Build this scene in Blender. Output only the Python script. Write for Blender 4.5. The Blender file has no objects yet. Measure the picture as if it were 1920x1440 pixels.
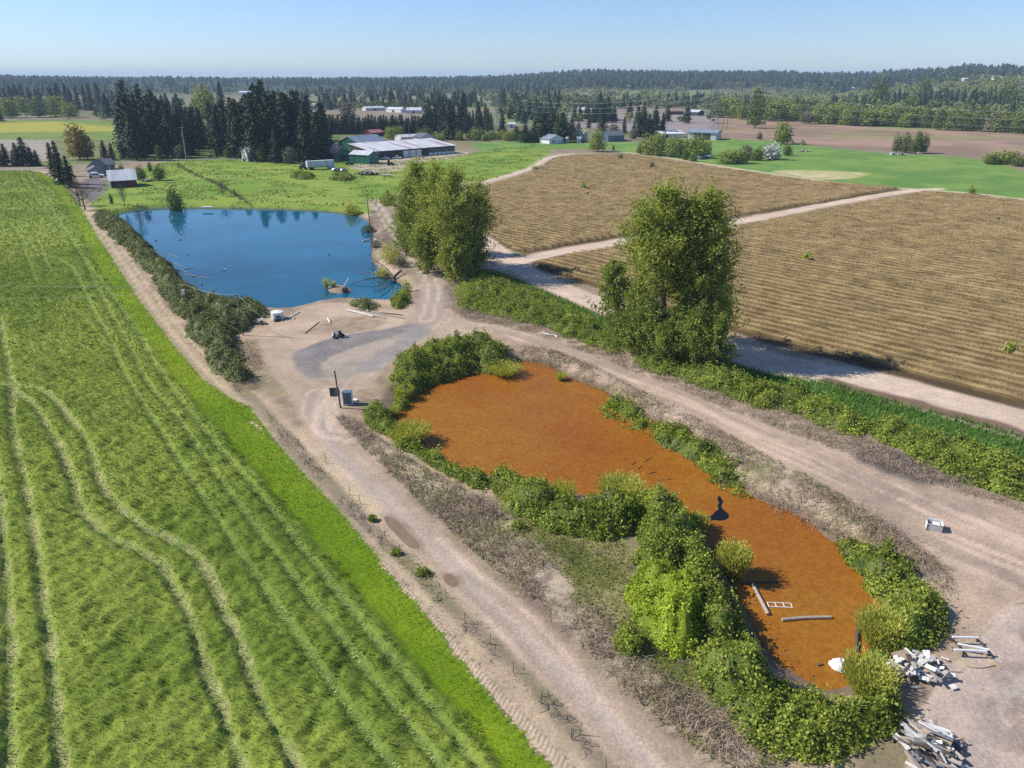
import bpy, math, random
import numpy as np
from mathutils import Vector, Matrix
R = math.radians
rng = np.random.default_rng(7)
random.seed(7)
scene = bpy.context.scene
C = scene.collection

# ------------------------------------------------------------------ camera, sky, sun, exposure
H = 42.0
PITCH = math.atan(575 / 1333)
cam = bpy.data.cameras.new('camera'); camo = bpy.data.objects.new('camera', cam); C.objects.link(camo)
camo.location = (0, 0, H); camo.rotation_euler = (math.pi/2 - PITCH, 0, 0)
cam.sensor_width = 36; cam.lens = 36 * 1333 / 1920; cam.clip_start = 0.5; cam.clip_end = 60000
scene.camera = camo
SUN_AZ = math.atan2(-8.6, 1.2)       # compass direction of the sun, clockwise from +Y
SUN_EL = R(41)
world = bpy.data.worlds.new("World"); scene.world = world; world.use_nodes = True
wn = world.node_tree; bg = wn.nodes['Background']
sky = wn.nodes.new('ShaderNodeTexSky'); sky.sky_type = 'NISHITA'; sky.sun_disc = False
sky.sun_elevation = SUN_EL; sky.sun_rotation = SUN_AZ; sky.air_density = 1.0; sky.dust_density = 0.1; sky.ozone_density = 3.0
tcw = wn.nodes.new('ShaderNodeTexCoord'); sx = wn.nodes.new('ShaderNodeSeparateXYZ'); wn.links.new(tcw.outputs['Generated'], sx.inputs[0])
rw_ = wn.nodes.new('ShaderNodeValToRGB'); wn.links.new(sx.outputs[2], rw_.inputs[0])
rw_.color_ramp.elements[0].position = 0.0; rw_.color_ramp.elements[0].color = (.84, 1.0, 1.36, 1)
rw_.color_ramp.elements[1].position = .22; rw_.color_ramp.elements[1].color = (.95, 1.08, 1.36, 1)
mw = wn.nodes.new('ShaderNodeMix'); mw.data_type = 'RGBA'; mw.blend_type = 'MULTIPLY'; mw.inputs[0].default_value = 1
wn.links.new(sky.outputs[0], mw.inputs[6]); wn.links.new(rw_.outputs[0], mw.inputs[7]); wn.links.new(mw.outputs[2], bg.inputs[0]); bg.inputs[1].default_value = 0.088
sun = bpy.data.lights.new('sun', 'SUN'); sun.energy = 5.0; sun.angle = R(0.5); sun.color = (1.0, 0.95, 0.87)
suno = bpy.data.objects.new('sun', sun); C.objects.link(suno)
sd = Vector((math.sin(SUN_AZ)*math.cos(SUN_EL), math.cos(SUN_AZ)*math.cos(SUN_EL), math.sin(SUN_EL)))
suno.rotation_euler = sd.to_track_quat('Z', 'Y').to_euler(); suno.location = (0, 0, 200)
scene.view_settings.view_transform = 'Standard'; scene.view_settings.look = 'None'
scene.view_settings.exposure = 0.33; scene.view_settings.gamma = 1
scene.render.engine = 'CYCLES'
scene.cycles.use_denoising = False; scene.cycles.max_bounces = 5; scene.cycles.diffuse_bounces = 3; scene.cycles.transmission_bounces = 3
scene.cycles.transparent_max_bounces = 8; scene.cycles.volume_bounces = 0
scene.cycles.caustics_reflective = False; scene.cycles.caustics_refractive = False

# ------------------------------------------------------------------ pixel of the photo -> point of the place
def P(px, py, z=0.0):
    x = (px-960)/1333.0; v = (720-py)/1333.0
    dy = math.cos(PITCH)+v*math.sin(PITCH); dz = -math.sin(PITCH)+v*math.cos(PITCH)
    t = (z-H)/dz
    return (x*t, dy*t)
def PP(pts, z=0.0): return np.array([P(a, b, z) for a, b in pts])
def ztop(py, y):                     # height of what shows at row py, y metres ahead
    v = (720-py)/1333.0
    return H + y*(-math.sin(PITCH)+v*math.cos(PITCH))/(math.cos(PITCH)+v*math.sin(PITCH))
def xat(px, y, z):
    t = (y*math.cos(PITCH) - (z-H)*math.sin(PITCH))
    return (px-960)/1333.0*t

# ------------------------------------------------------------------ numpy helpers
def _h(ix, iy, s):
    n = (ix.astype(np.int64)*374761393 + iy.astype(np.int64)*668265263 + s*974634777) & 0x7fffffff
    n = (n ^ (n >> 13)) * 1274126177 & 0x7fffffff
    return ((n ^ (n >> 16)) & 0xffff) / 65535.0
def vnoise(x, y, s=0):
    ix = np.floor(x); iy = np.floor(y); fx = x-ix; fy = y-iy
    fx = fx*fx*(3-2*fx); fy = fy*fy*(3-2*fy)
    a = _h(ix, iy, s); b = _h(ix+1, iy, s); c = _h(ix, iy+1, s); d = _h(ix+1, iy+1, s)
    return (a*(1-fx)+b*fx)*(1-fy)+(c*(1-fx)+d*fx)*fy
def fbm(x, y, scale, octs=4, s=0):
    r = 0; a = 0.5; t = 0; f = 1.0/scale
    for k in range(octs):
        r = r + a*vnoise(x*f+17.3*k, y*f-9.1*k, s+k); t += a; a *= 0.5; f *= 2.03
    return r/t
def sst(a, b, x):
    t = np.clip((x-a)/(b-a), 0, 1); return t*t*(3-2*t)
def segdist(x, y, pts, closed=False):
    d = np.full(x.shape, 1e9); n = len(pts)
    for i in range(n if closed else n-1):
        a = pts[i]; b = pts[(i+1) % n]; ex, ey = b-a; L = ex*ex+ey*ey+1e-9
        t = np.clip(((x-a[0])*ex+(y-a[1])*ey)/L, 0, 1)
        d = np.minimum(d, (x-a[0]-t*ex)**2+(y-a[1]-t*ey)**2)
    return np.sqrt(d)
def inside(x, y, pts):
    c = np.zeros(x.shape, bool); n = len(pts)
    for i in range(n):
        x1, y1 = pts[i]; x2, y2 = pts[(i+1) % n]
        if y1 == y2: continue
        c ^= ((y1 > y) != (y2 > y)) & (x < (x2-x1)*(y-y1)/(y2-y1)+x1)
    return c
def sdist(x, y, pts):                # positive inside
    d = segdist(x, y, pts, True); return np.where(inside(x, y, pts), d, -d)
def smooth_poly(pts, it=2):
    pts = np.array(pts, float)
    for _ in range(it):
        q = np.roll(pts, -1, 0); pts = np.stack([pts*.75+q*.25, pts*.25+q*.75], 1).reshape(-1, 2)
    return pts
def smooth_line(pts, it=2):
    pts = np.array(pts, float)
    for _ in range(it):
        a = pts[:-1]; b = pts[1:]
        m = np.stack([a*.75+b*.25, a*.25+b*.75], 1).reshape(-1, 2)
        pts = np.vstack([pts[:1], m, pts[-1:]])
    return pts
def scatter(poly, n):
    lo = poly.min(0); hi = poly.max(0); out = []; k = 0
    while k < n:
        p = rng.random((max(2*n, 200), 2))*(hi-lo)+lo; p = p[inside(p[:, 0], p[:, 1], poly)]
        if len(p) == 0: break
        out.append(p); k += len(p)
    return np.vstack(out)[:n] if out else np.zeros((0, 2))
def area(poly):
    x, y = poly[:, 0], poly[:, 1]; return abs(np.dot(x, np.roll(y, -1))-np.dot(y, np.roll(x, -1)))/2

# ------------------------------------------------------------------ object helpers
def tag(o, label=None, cat=None, group=None, kind=None):
    if label: o['label'] = label
    if cat: o['category'] = cat
    if group: o['group'] = group
    if kind: o['kind'] = kind
    return o
def empty(name, loc=(0, 0, 0), rz=0.0, label=None, cat=None, group=None):
    o = bpy.data.objects.new(name, None); C.objects.link(o); o.location = loc; o.rotation_euler = (0, 0, rz)
    o.empty_display_size = 0.3
    return tag(o, label, cat, group)
def mesh_np(name, V, F, mat, parent=None, attr=None, smooth=False, col=None):
    """F: (n,3) or (n,4) int array, or list of such arrays; mat one material."""
    V = np.asarray(V, np.float32); Fs = F if isinstance(F, list) else [F]
    Fs = [np.asarray(f, np.int32) for f in Fs if len(f)]
    me = bpy.data.meshes.new(name); me.vertices.add(len(V)); me.vertices.foreach_set('co', V.ravel())
    nl = sum(f.size for f in Fs); me.loops.add(nl)
    me.loops.foreach_set('vertex_index', np.concatenate([f.ravel() for f in Fs]))
    tot = np.concatenate([np.full(len(f), f.shape[1], np.int32) for f in Fs])
    st = np.concatenate([[0], np.cumsum(tot)[:-1]]).astype(np.int32)
    me.polygons.add(len(tot)); me.polygons.foreach_set('loop_start', st); me.polygons.foreach_set('loop_total', tot)
    if smooth: me.polygons.foreach_set('use_smooth', np.ones(len(tot), bool))
    me.update(calc_edges=True)
    if attr is not None:
        a = me.attributes.new('v', 'FLOAT', 'FACE'); a.data.foreach_set('value', np.asarray(attr, np.float32))
    if col is not None:
        a = me.attributes.new('col', 'FLOAT_COLOR', 'POINT'); a.data.foreach_set('color', np.asarray(col, np.float32).ravel())
    me.materials.append(mat)
    o = bpy.data.objects.new(name, me); C.objects.link(o)
    if parent is not None: o.parent = parent
    return o
class MB:                            # collects simple solids into ONE mesh
    def __init__(s): s.V = []; s.F = []
    def add(s, V, F):
        n = len(s.V); s.V += [tuple(v) for v in V]; s.F += [tuple(i+n for i in f) for f in F]; return s
    def box(s, c, d, rz=0.0, rx=0.0, ry=0.0):
        M = Matrix.Translation(c) @ Matrix.Rotation(rz, 4, 'Z') @ Matrix.Rotation(ry, 4, 'Y') @ Matrix.Rotation(rx, 4, 'X')
        V = [M @ Vector((a*d[0]/2, b*d[1]/2, e*d[2]/2)) for a in (-1, 1) for b in (-1, 1) for e in (-1, 1)]
        return s.add(V, [(0, 1, 3, 2), (4, 6, 7, 5), (0, 4, 5, 1), (2, 3, 7, 6), (0, 2, 6, 4), (1, 5, 7, 3)])
    def tube(s, pts, rad, n=8, cap=True):
        pts = [Vector(p) for p in pts]; rad = [rad]*len(pts) if not hasattr(rad, '__len__') else rad
        V = []; F = []
        for i, p in enumerate(pts):
            t = (pts[min(i+1, len(pts)-1)]-pts[max(i-1, 0)]).normalized()
            u = t.orthogonal().normalized() if abs(t.z) > .9 or True else None
            ref = Vector((1, 0, 0)) if abs(t.x) < .8 else Vector((0, 1, 0))
            u = (ref - t*ref.dot(t)).normalized(); w = t.cross(u)
            for k in range(n):
                a = 2*math.pi*k/n; V.append(p+(u*math.cos(a)+w*math.sin(a))*rad[i])
        for i in range(len(pts)-1):
            for k in range(n):
                F.append((i*n+k, i*n+(k+1) % n, (i+1)*n+(k+1) % n, (i+1)*n+k))
        if cap: F.append(tuple(range(n))[::-1]); F.append(tuple((len(pts)-1)*n+k for k in range(n)))
        return s.add(V, F)
    def prism(s, prof, y0, y1):      # profile in xz, extruded along y
        n = len(prof); V = [(x, y0, z) for x, z in prof]+[(x, y1, z) for x, z in prof]
        F = [tuple(range(n)), tuple(range(2*n-1, n-1, -1))]+[(i, i+n, (i+1) % n+n, (i+1) % n) for i in range(n)]
        return s.add(V, F)
    def build(s, name, mat, parent=None, bevel=0.0):
        me = bpy.data.meshes.new(name); me.from_pydata(s.V, [], s.F); me.update(); me.materials.append(mat)
        o = bpy.data.objects.new(name, me); C.objects.link(o)
        if parent is not None: o.parent = parent
        if bevel:
            b = o.modifiers.new('bevel', 'BEVEL'); b.width = bevel; b.segments = 2
        return o
def copy_tree(o, parent=None):
    c = o.copy(); C.objects.link(c); c.parent = parent
    for ch in list(o.children): copy_tree(ch, c)
    return c

# ------------------------------------------------------------------ materials
def nm(name):
    m = bpy.data.materials.new(name); m.use_nodes = True; nt = m.node_tree
    return m, nt, nt.nodes, nt.links, nt.nodes['Principled BSDF']
def mixcol(N, L, mode, fac, a, b):
    m = N.new('ShaderNodeMix'); m.data_type = 'RGBA'; m.blend_type = mode
    if isinstance(fac, (int, float)): m.inputs[0].default_value = fac
    else: L.new(fac, m.inputs[0])
    for i, v in ((6, a), (7, b)):
        if isinstance(v, tuple): m.inputs[i].default_value = (*v, 1)
        else: L.new(v, m.inputs[i])
    return m.outputs[2]
def noise(N, L, vec, scale, detail=4, rough=.6):
    n = N.new('ShaderNodeTexNoise'); n.inputs['Scale'].default_value = scale; n.inputs['Detail'].default_value = detail
    n.inputs['Roughness'].default_value = rough
    if vec is not None: L.new(vec, n.inputs['Vector'])
    return n.outputs['Fac']
def rng_map(N, L, x, a, b, c, d):
    m = N.new('ShaderNodeMapRange'); L.new(x, m.inputs[0])
    for i, v in zip((1, 2, 3, 4), (a, b, c, d)): m.inputs[i].default_value = v
    return m.outputs[0]
def geopos(N): return N.new('ShaderNodeNewGeometry').outputs['Position']
def leaf_mat(name, dark, light, trans=.3, rough=.55, nscale=.35, dead=None):
    m, nt, N, L, b = nm(name)
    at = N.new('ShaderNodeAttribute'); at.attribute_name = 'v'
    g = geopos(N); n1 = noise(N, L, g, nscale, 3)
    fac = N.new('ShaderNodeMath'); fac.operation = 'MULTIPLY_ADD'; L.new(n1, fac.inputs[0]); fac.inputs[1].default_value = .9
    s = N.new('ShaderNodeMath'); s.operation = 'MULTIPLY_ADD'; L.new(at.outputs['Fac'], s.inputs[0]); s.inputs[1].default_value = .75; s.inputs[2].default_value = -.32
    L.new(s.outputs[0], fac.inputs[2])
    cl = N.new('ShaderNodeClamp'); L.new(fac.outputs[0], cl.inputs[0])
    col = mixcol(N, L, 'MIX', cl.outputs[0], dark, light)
    if dead: col = mixcol(N, L, 'MIX', rng_map(N, L, noise(N, L, g, .42, 5, .7), .58, .66, 0, .85), col, dead)
    L.new(col, b.inputs['Base Color']); b.inputs['Roughness'].default_value = max(rough, .6); b.inputs['Specular IOR Level'].default_value = .12
    if trans > 0:
        t = N.new('ShaderNodeBsdfTranslucent')
        c2 = mixcol(N, L, 'MULTIPLY', 1.0, col, (1.25, 1.2, .5)); L.new(c2, t.inputs[0])
        mx = N.new('ShaderNodeMixShader'); mx.inputs[0].default_value = trans
        L.new(b.outputs[0], mx.inputs[1]); L.new(t.outputs[0], mx.inputs[2])
        L.new(mx.outputs[0], N['Material Output'].inputs['Surface'])
    return m
def plain(name, col, rough=.7, var=.25, scale=2.0, metal=0.0, bump=0.0, col2=None, spec=.4):
    m, nt, N, L, b = nm(name)
    tc = N.new('ShaderNodeTexCoord'); n1 = noise(N, L, tc.outputs['Object'], scale, 5)
    if col2 is None: col2 = tuple(c*(1-var) for c in col)
    c = mixcol(N, L, 'MIX', rng_map(N, L, n1, .35, .65, 0, 1), col, col2)
    L.new(c, b.inputs['Base Color']); b.inputs['Roughness'].default_value = rough; b.inputs['Metallic'].default_value = metal
    b.inputs['Specular IOR Level'].default_value = spec
    if bump:
        bp = N.new('ShaderNodeBump'); bp.inputs['Strength'].default_value = bump; bp.inputs['Distance'].default_value = .05
        L.new(noise(N, L, tc.outputs['Object'], scale*6, 4), bp.inputs['Height']); L.new(bp.outputs[0], b.inputs['Normal'])
    return m
def ribbed(name, col, col2, rib=3.0, axis='X', rough=.45, rust=None):     # corrugated metal with streaks
    m, nt, N, L, b = nm(name)
    tc = N.new('ShaderNodeTexCoord'); mp = N.new('ShaderNodeMapping'); L.new(tc.outputs['Object'], mp.inputs[0])
    mp.inputs['Scale'].default_value = (1, .08, .08) if axis == 'X' else (.08, 1, .08)
    n1 = noise(N, L, mp.outputs[0], .9, 4)
    c = mixcol(N, L, 'MIX', rng_map(N, L, n1, .4, .62, 0, 1), col, col2)
    if rust:
        n2 = noise(N, L, mp.outputs[0], .35, 5); c = mixcol(N, L, 'MIX', rng_map(N, L, n2, .52, .6, 0, .8), c, rust)
    L.new(c, b.inputs['Base Color']); b.inputs['Roughness'].default_value = rough
    w = N.new('ShaderNodeTexWave'); w.inputs['Scale'].default_value = rib; w.bands_direction = axis
    L.new(tc.outputs['Object'], w.inputs[0]); bp = N.new('ShaderNodeBump'); bp.inputs['Strength'].default_value = .5; bp.inputs['Distance'].default_value = .05
    L.new(w.outputs['Fac'], bp.inputs['Height']); L.new(bp.outputs[0], b.inputs['Normal'])
    return m

def ground_mat():
    m, nt, N, L, b = nm('ground_cover')
    at = N.new('ShaderNodeAttribute'); at.attribute_name = 'col'
    g = geopos(N)
    a = noise(N, L, g, 3.2, 5, .7); c = noise(N, L, g, .45, 5, .65); d = noise(N, L, g, 14.0, 3, .7)
    col = mixcol(N, L, 'MULTIPLY', 1.0, at.outputs['Color'], mixcol(N, L, 'MIX', rng_map(N, L, a, .35, .65, 0, 1), (.80, .785, .76), (1.16, 1.16, 1.16)))
    col = mixcol(N, L, 'MULTIPLY', 1.0, col, mixcol(N, L, 'MIX', rng_map(N, L, c, .3, .7, 0, 1), (.84, .86, .86), (1.14, 1.12, 1.1)))
    col = mixcol(N, L, 'MULTIPLY', 1.0, col, mixcol(N, L, 'MIX', rng_map(N, L, d, .35, .65, 0, 1), (.88, .875, .87), (1.1, 1.1, 1.1)))
    L.new(col, b.inputs['Base Color']); b.inputs['Roughness'].default_value = .95; b.inputs['Specular IOR Level'].default_value = .1
    sm = N.new('ShaderNodeMath'); sm.operation = 'ADD'; L.new(a, sm.inputs[0]); L.new(d, sm.inputs[1])
    bp = N.new('ShaderNodeBump'); bp.inputs['Strength'].default_value = .5; bp.inputs['Distance'].default_value = .12
    L.new(sm.outputs[0], bp.inputs['Height']); L.new(bp.outputs[0], b.inputs['Normal'])
    return m
GROUND = ground_mat()

def water_mat(name, base, rough, ripple=.02, rscale=1.2, col2=None, cscale=.05, spec=.5, bands=None, fine=None):
    m, nt, N, L, b = nm(name)
    g = geopos(N); n1 = noise(N, L, g, cscale, 5)
    c = mixcol(N, L, 'MIX', rng_map(N, L, n1, .38, .62, 0, 1), base, col2 or base)
    if fine:
        n3 = noise(N, L, g, 2.2, 6, .75); c = mixcol(N, L, 'MULTIPLY', 1.0, c, mixcol(N, L, 'MIX', rng_map(N, L, n3, .3, .7, 0, 1), (.72, .68, .6), (1.25, 1.3, 1.3)))
        w = N.new('ShaderNodeTexNoise'); w.inputs['Scale'].default_value = .12; w.inputs['Detail'].default_value = 5; w.inputs['Distortion'].default_value = 2.5
        L.new(g, w.inputs['Vector']); c = mixcol(N, L, 'MULTIPLY', rng_map(N, L, w.outputs['Fac'], .5, .53, 0, .35), c, (1.0, .8, .7))
        w2 = N.new('ShaderNodeTexNoise'); w2.inputs['Scale'].default_value = .3; w2.inputs['Detail'].default_value = 7; w2.inputs['Distortion'].default_value = 1.5
        L.new(g, w2.inputs['Vector'])
        dm = N.new('ShaderNodeMath'); dm.operation = 'SUBTRACT'; L.new(w2.outputs['Fac'], dm.inputs[0]); dm.inputs[1].default_value = .5
        ab = N.new('ShaderNodeMath'); ab.operation = 'ABSOLUTE'; L.new(dm.outputs[0], ab.inputs[0])
        c = mixcol(N, L, 'MIX', rng_map(N, L, ab.outputs[0], 0, .006, .45, 0), c, (.16, .045, .008))
    L.new(c, b.inputs['Base Color']); b.inputs['Roughness'].default_value = rough; b.inputs['IOR'].default_value = 1.33
    b.inputs['Specular IOR Level'].default_value = spec
    bp = N.new('ShaderNodeBump'); bp.inputs['Strength'].default_value = ripple; bp.inputs['Distance'].default_value = .1
    L.new(noise(N, L, g, rscale, 3), bp.inputs['Height']); L.new(bp.outputs[0], b.inputs['Normal'])
    return m

BRAMBLE = leaf_mat('bramble_leaf', (.045, .08, .010), (.46, .53, .09), .3, .45, .5, (.22, .185, .11))
BRAMBLE_D = leaf_mat('bramble_leaf_dull', (.075, .095, .035), (.30, .33, .12), .2, .6, .4, (.23, .19, .14))
BRIGHT = leaf_mat('elder_leaf', (.15, .22, .015), (.52, .62, .07), .3)
WILLOW = leaf_mat('willow_leaf', (.26, .29, .04), (.62, .62, .17), .35)
COTTON = leaf_mat('cottonwood_leaf', (.08, .125, .022), (.48, .53, .12), .42, .4, .3)
COTTON_Y = leaf_mat('young_cottonwood_leaf', (.09, .14, .022), (.34, .40, .09), .35, .45)
CONIF = leaf_mat('fir_needles', (.012, .026, .012), (.06, .09, .035), 0, .7)
CONIF_B = leaf_mat('pine_needles', (.018, .036, .013), (.052, .085, .03), 0, .7)
DECID = leaf_mat('broadleaf', (.06, .095, .022), (.21, .27, .07), .2)
DECID_Y = leaf_mat('spring_leaf', (.13, .17, .03), (.36, .42, .10), .25)
DECID_G = leaf_mat('budding_twigs', (.12, .115, .07), (.27, .25, .15), 0)
YELLOWT = leaf_mat('golden_leaf', (.22, .17, .05), (.38, .3, .1), .2)
BLOSSOM = leaf_mat('white_blossom', (.4, .42, .36), (.75, .74, .7), .1)
TWIG = leaf_mat('dry_canes', (.15, .10, .062), (.47, .37, .26), 0, .9, .9)
TWIG_D = leaf_mat('dark_twigs', (.07, .055, .045), (.2, .165, .14), 0, .9)
CROP = leaf_mat('crop_blades', (.055, .09, .011), (.31, .37, .065), .3, .5, .12)
CROP_T = leaf_mat('bent_crop_blades', (.22, .26, .08), (.58, .58, .25), .15, .6, .3)
MARGIN = leaf_mat('short_grass_blades', (.10, .155, .006), (.21, .27, .014), .3, .6, .2)
GRASS = leaf_mat('verge_grass', (.05, .12, .018), (.19, .32, .06), .3, .6, .5)
MEADOW = leaf_mat('meadow_grass', (.09, .115, .020), (.29, .33, .075), .2)
DRYG = leaf_mat('dry_grass', (.26, .2, .12), (.5, .4, .26), .1, .9)
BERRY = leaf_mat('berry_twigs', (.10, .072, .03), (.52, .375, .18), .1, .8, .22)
BARK = plain('bark', (.17, .14, .11), .9, .45, 3, bump=.5)
BARK_P = plain('pale_bark', (.42, .38, .33), .85, .3, 3, bump=.3)
DRIFT = plain('weathered_wood', (.42, .37, .31), .85, .35, 2.5, bump=.4)
DRIFT_L = plain('bleached_wood', (.7, .66, .6), .8, .25, 2.5, bump=.3)
DARKWOOD = plain('dark_wood', (.11, .085, .07), .85, .4, 3, bump=.4)
TANWOOD = plain('tan_plywood', (.45, .33, .23), .8, .3, 2)
WHITE = plain('white_paint', (.78, .78, .76), .5, .12, 1)
OFFW = plain('off_white', (.6, .6, .57), .6, .2, 1)
BLACK = plain('black_rubber', (.02, .02, .022), .6, .3, 3)
GLASS = plain('dark_glass', (.03, .035, .04), .12, .2, 1)
GREYM = plain('grey_metal', (.28, .29, .3), .45, .25, 2, metal=.3)
BLUEM = plain('blue_grey_paint', (.09, .15, .21), .45, .2, 2)
GREEN = ribbed('green_siding', (.01, .15, .09), (.015, .11, .07), 2.0)
GREENWOOD = plain('dark_green_paint', (.02, .09, .06), .6, .3, 2)
REDW = ribbed('red_barn_boards', (.15, .022, .02), (.10, .018, .016), 2.5, rough=.7)
REDROOF = ribbed('red_metal_roof', (.42, .12, .1), (.5, .22, .18), 2.0)
PALEROOF = ribbed('pale_metal_roof', (.62, .64, .68), (.48, .47, .47), 1.6, rough=.4)
RUSTROOF = ribbed('rust_streaked_roof', (.66, .67, .68), (.52, .52, .5), .8, rough=.45, rust=(.33, .14, .09))
GREYROOF = plain('grey_shingle', (.13, .14, .16), .9, .25, 1.5)
GREYBLUE = ribbed('grey_blue_roof', (.2, .24, .3), (.27, .3, .36), 1.5)
GREYWALL = plain('grey_siding', (.26, .28, .29), .7, .2, 1.5)
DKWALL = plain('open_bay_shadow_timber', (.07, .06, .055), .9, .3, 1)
TRIM = plain('white_trim', (.75, .75, .73), .5, .1, 2)

# ------------------------------------------------------------------ the layout of the land (outlines read off the photo)
XT = lambda L: smooth_poly(PP(L), 2)
crop_edge_px = [(75, 322), (120, 345), (150, 385), (175, 430), (215, 490), (260, 560), (320, 640), (385, 715), (430, 745), (470, 765), (500, 805), (545, 860), (600, 918), (660, 985), (720, 1060), (800, 1150), (860, 1230), (930, 1310), (1000, 1395), (1040, 1440), (1140, 1560), (1400, 1900)]
crop_poly = np.vstack([PP([(-900, 324), (-300, 322)]), PP(crop_edge_px), [[-10, 8], [-80, 8]], PP([(-1300, 1500)])])
crop_edge = PP(crop_edge_px)
inner_px = [(60, 322), (100, 350), (130, 400), (180, 500), (240, 590), (300, 680), (345, 740), (400, 800), (470, 880), (540, 960), (620, 1050), (700, 1150), (790, 1265), (870, 1360), (930, 1440), (1100, 1660)]
crop_inner = np.vstack([PP([(-900, 324), (-300, 322)]), PP(inner_px), [[-16, 8], [-80, 8]], PP([(-1300, 1500)])])
west_road = XT([(480, 640), (520, 605), (575, 572), (640, 566), (700, 575), (790, 590), (835, 575), (870, 592), (960, 612), (960, 640), (900, 628), (830, 632), (760, 655), (725, 680), (700, 720), (660, 735), (640, 790), (690, 850), (735, 905), (790, 960), (850, 1020), (894, 1062), (950, 1110), (1006, 1156), (1055, 1200), (1100, 1244), (1194, 1337), (1300, 1437), (1420, 1550), (1300, 1560), (1147, 1437), (1060, 1340), (1006, 1281), (912, 1181), (860, 1120), (819, 1078), (760, 1020), (705, 960), (654, 908), (605, 850), (569, 790), (545, 745), (510, 700), (485, 670)])
east_road = XT([(940, 608), (1000, 622), (1080, 652), (1180, 690), (1290, 735), (1400, 780), (1500, 815), (1600, 850), (1700, 885), (1800, 920), (1920, 950), (2300, 1050), (2300, 1700), (1700, 1700), (1790, 1440), (1760, 1320), (1740, 1260), (1780, 1200), (1800, 1130), (1790, 1080), (1740, 1030), (1660, 980), (1600, 940), (1520, 900), (1440, 862), (1360, 820), (1260, 768), (1180, 730), (1100, 695), (1010, 660), (940, 640)])
loop_road = smooth_line(PP([(1990, 1190), (1920, 1265), (1860, 1340), (1825, 1440), (1815, 1600)]))
gravel_arc = smooth_line(PP([(840, 590), (770, 612), (700, 628), (620, 645), (565, 668), (560, 690), (600, 700), (660, 690)]))
gravel_blob = XT([(545, 665), (580, 645), (640, 628), (720, 618), (800, 600), (790, 615), (720, 645), (660, 690), (600, 712), (560, 700)])
gravel_light = XT([(590, 690), (620, 665), (700, 640), (760, 625), (800, 610), (815, 620), (740, 665), (690, 690), (640, 715)])
north_track = smooth_line(PP([(800, 600), (815, 545), (800, 505), (770, 475), (735, 435), (715, 400), (700, 375)]))
north_verge = XT([(770, 590), (775, 540), (740, 470), (695, 420), (700, 385), (725, 380), (760, 430), (800, 480), (850, 530), (860, 580), (830, 600)])
sand_side = np.vstack([smooth_line(PP([(905, 440), (935, 462), (1000, 510), (1080, 545), (1180, 580), (1290, 625), (1380, 645), (1500, 680), (1640, 702), (1780, 738), (1915, 775), (2300, 870)]), 1), smooth_line(PP([(905, 440), (905, 470), (950, 500), (1040, 545), (1130, 583), (1250, 630), (1370, 668), (1440, 697), (1560, 715), (1640, 735), (1700, 755), (1800, 785), (1920, 818), (2300, 930)]), 1)[::-1]])
cross_track = smooth_line(PP([(930, 505), (996, 484), (1060, 470), (1171, 452), (1300, 430), (1434, 407), (1540, 385), (1640, 368), (1710, 357), (1760, 354)]))
wet_line = smooth_line(PP([(1560, 716), (1640, 738), (1700, 752), (1760, 770), (1840, 790), (1920, 815), (2100, 862)]))
north_sand = smooth_line(PP([(905, 342), (950, 330), (1000, 314), (1018, 300), (1040, 292), (1070, 289)]))
east_sand = smooth_line(PP([(1170, 285), (1260, 297), (1360, 313), (1450, 326), (1540, 340), (1640, 351), (1740, 356), (1840, 364), (1920, 374), (2200, 405)]))
berry_a = PP([(918, 347), (960, 335), (1015, 318), (1040, 297), (1075, 292), (1180, 291), (1260, 303), (1360, 318), (1450, 332), (1560, 345), (1690, 354), (1560, 378), (1434, 398), (1300, 420), (1171, 443), (1060, 461), (985, 475), (945, 462), (908, 432)])
berry_b = PP([(1000, 492), (1060, 480), (1171, 462), (1300, 440), (1434, 416), (1560, 391), (1650, 375), (1730, 361), (1840, 369), (1920, 380), (2400, 430), (2400, 900), (1915, 762), (1780, 728), (1640, 692), (1440, 640), (1370, 618), (1250, 575), (1120, 537), (1020, 506)])
meadow = XT([(960, 915), (1050, 975), (1150, 995), (1190, 1050), (1180, 1110), (1210, 1150), (1290, 1190), (1320, 1240), (1345, 1300), (1300, 1330), (1200, 1240), (1120, 1150), (1060, 1090), (1000, 1010), (930, 950)])
scrub_w = XT([(625, 775), (670, 790), (720, 830), (800, 880), (880, 920), (950, 965), (1010, 1030), (1070, 1090), (1150, 1170), (1220, 1250), (1330, 1320), (1400, 1400), (1500, 1440), (1400, 1470), (1300, 1400), (1200, 1320), (1110, 1230), (1010, 1140), (940, 1080), (870, 1020), (800, 955), (740, 895), (680, 840), (640, 800)])
scrub_e = XT([(965, 645), (1040, 655), (1130, 695), (1240, 750), (1340, 800), (1440, 855), (1540, 905), (1620, 955), (1700, 1010), (1770, 1060), (1800, 1120), (1740, 1100), (1650, 1035), (1560, 985), (1480, 960), (1400, 905), (1330, 845), (1250, 805), (1150, 745), (1060, 698), (985, 678)])
scrub_d = XT([(860, 575), (950, 590), (1060, 620), (1180, 672), (1300, 712), (1440, 750), (1600, 815), (1760, 872), (1920, 925), (2050, 970), (2050, 1000), (1900, 955), (1740, 905), (1590, 853), (1430, 793), (1290, 738), (1170, 690), (1040, 640), (940, 610), (860, 600)])
fence_line = smooth_line(PP([(440, 720), (500, 770), (560, 850), (640, 935), (700, 1000), (790, 1080), (870, 1160), (960, 1240), (1040, 1330), (1120, 1420), (1200, 1520)]))
tyre_line = smooth_line(PP([(470, 790), (540, 875), (620, 960), (700, 1050), (780, 1140), (860, 1235), (960, 1345), (1050, 1440), (1150, 1560)]))
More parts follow.
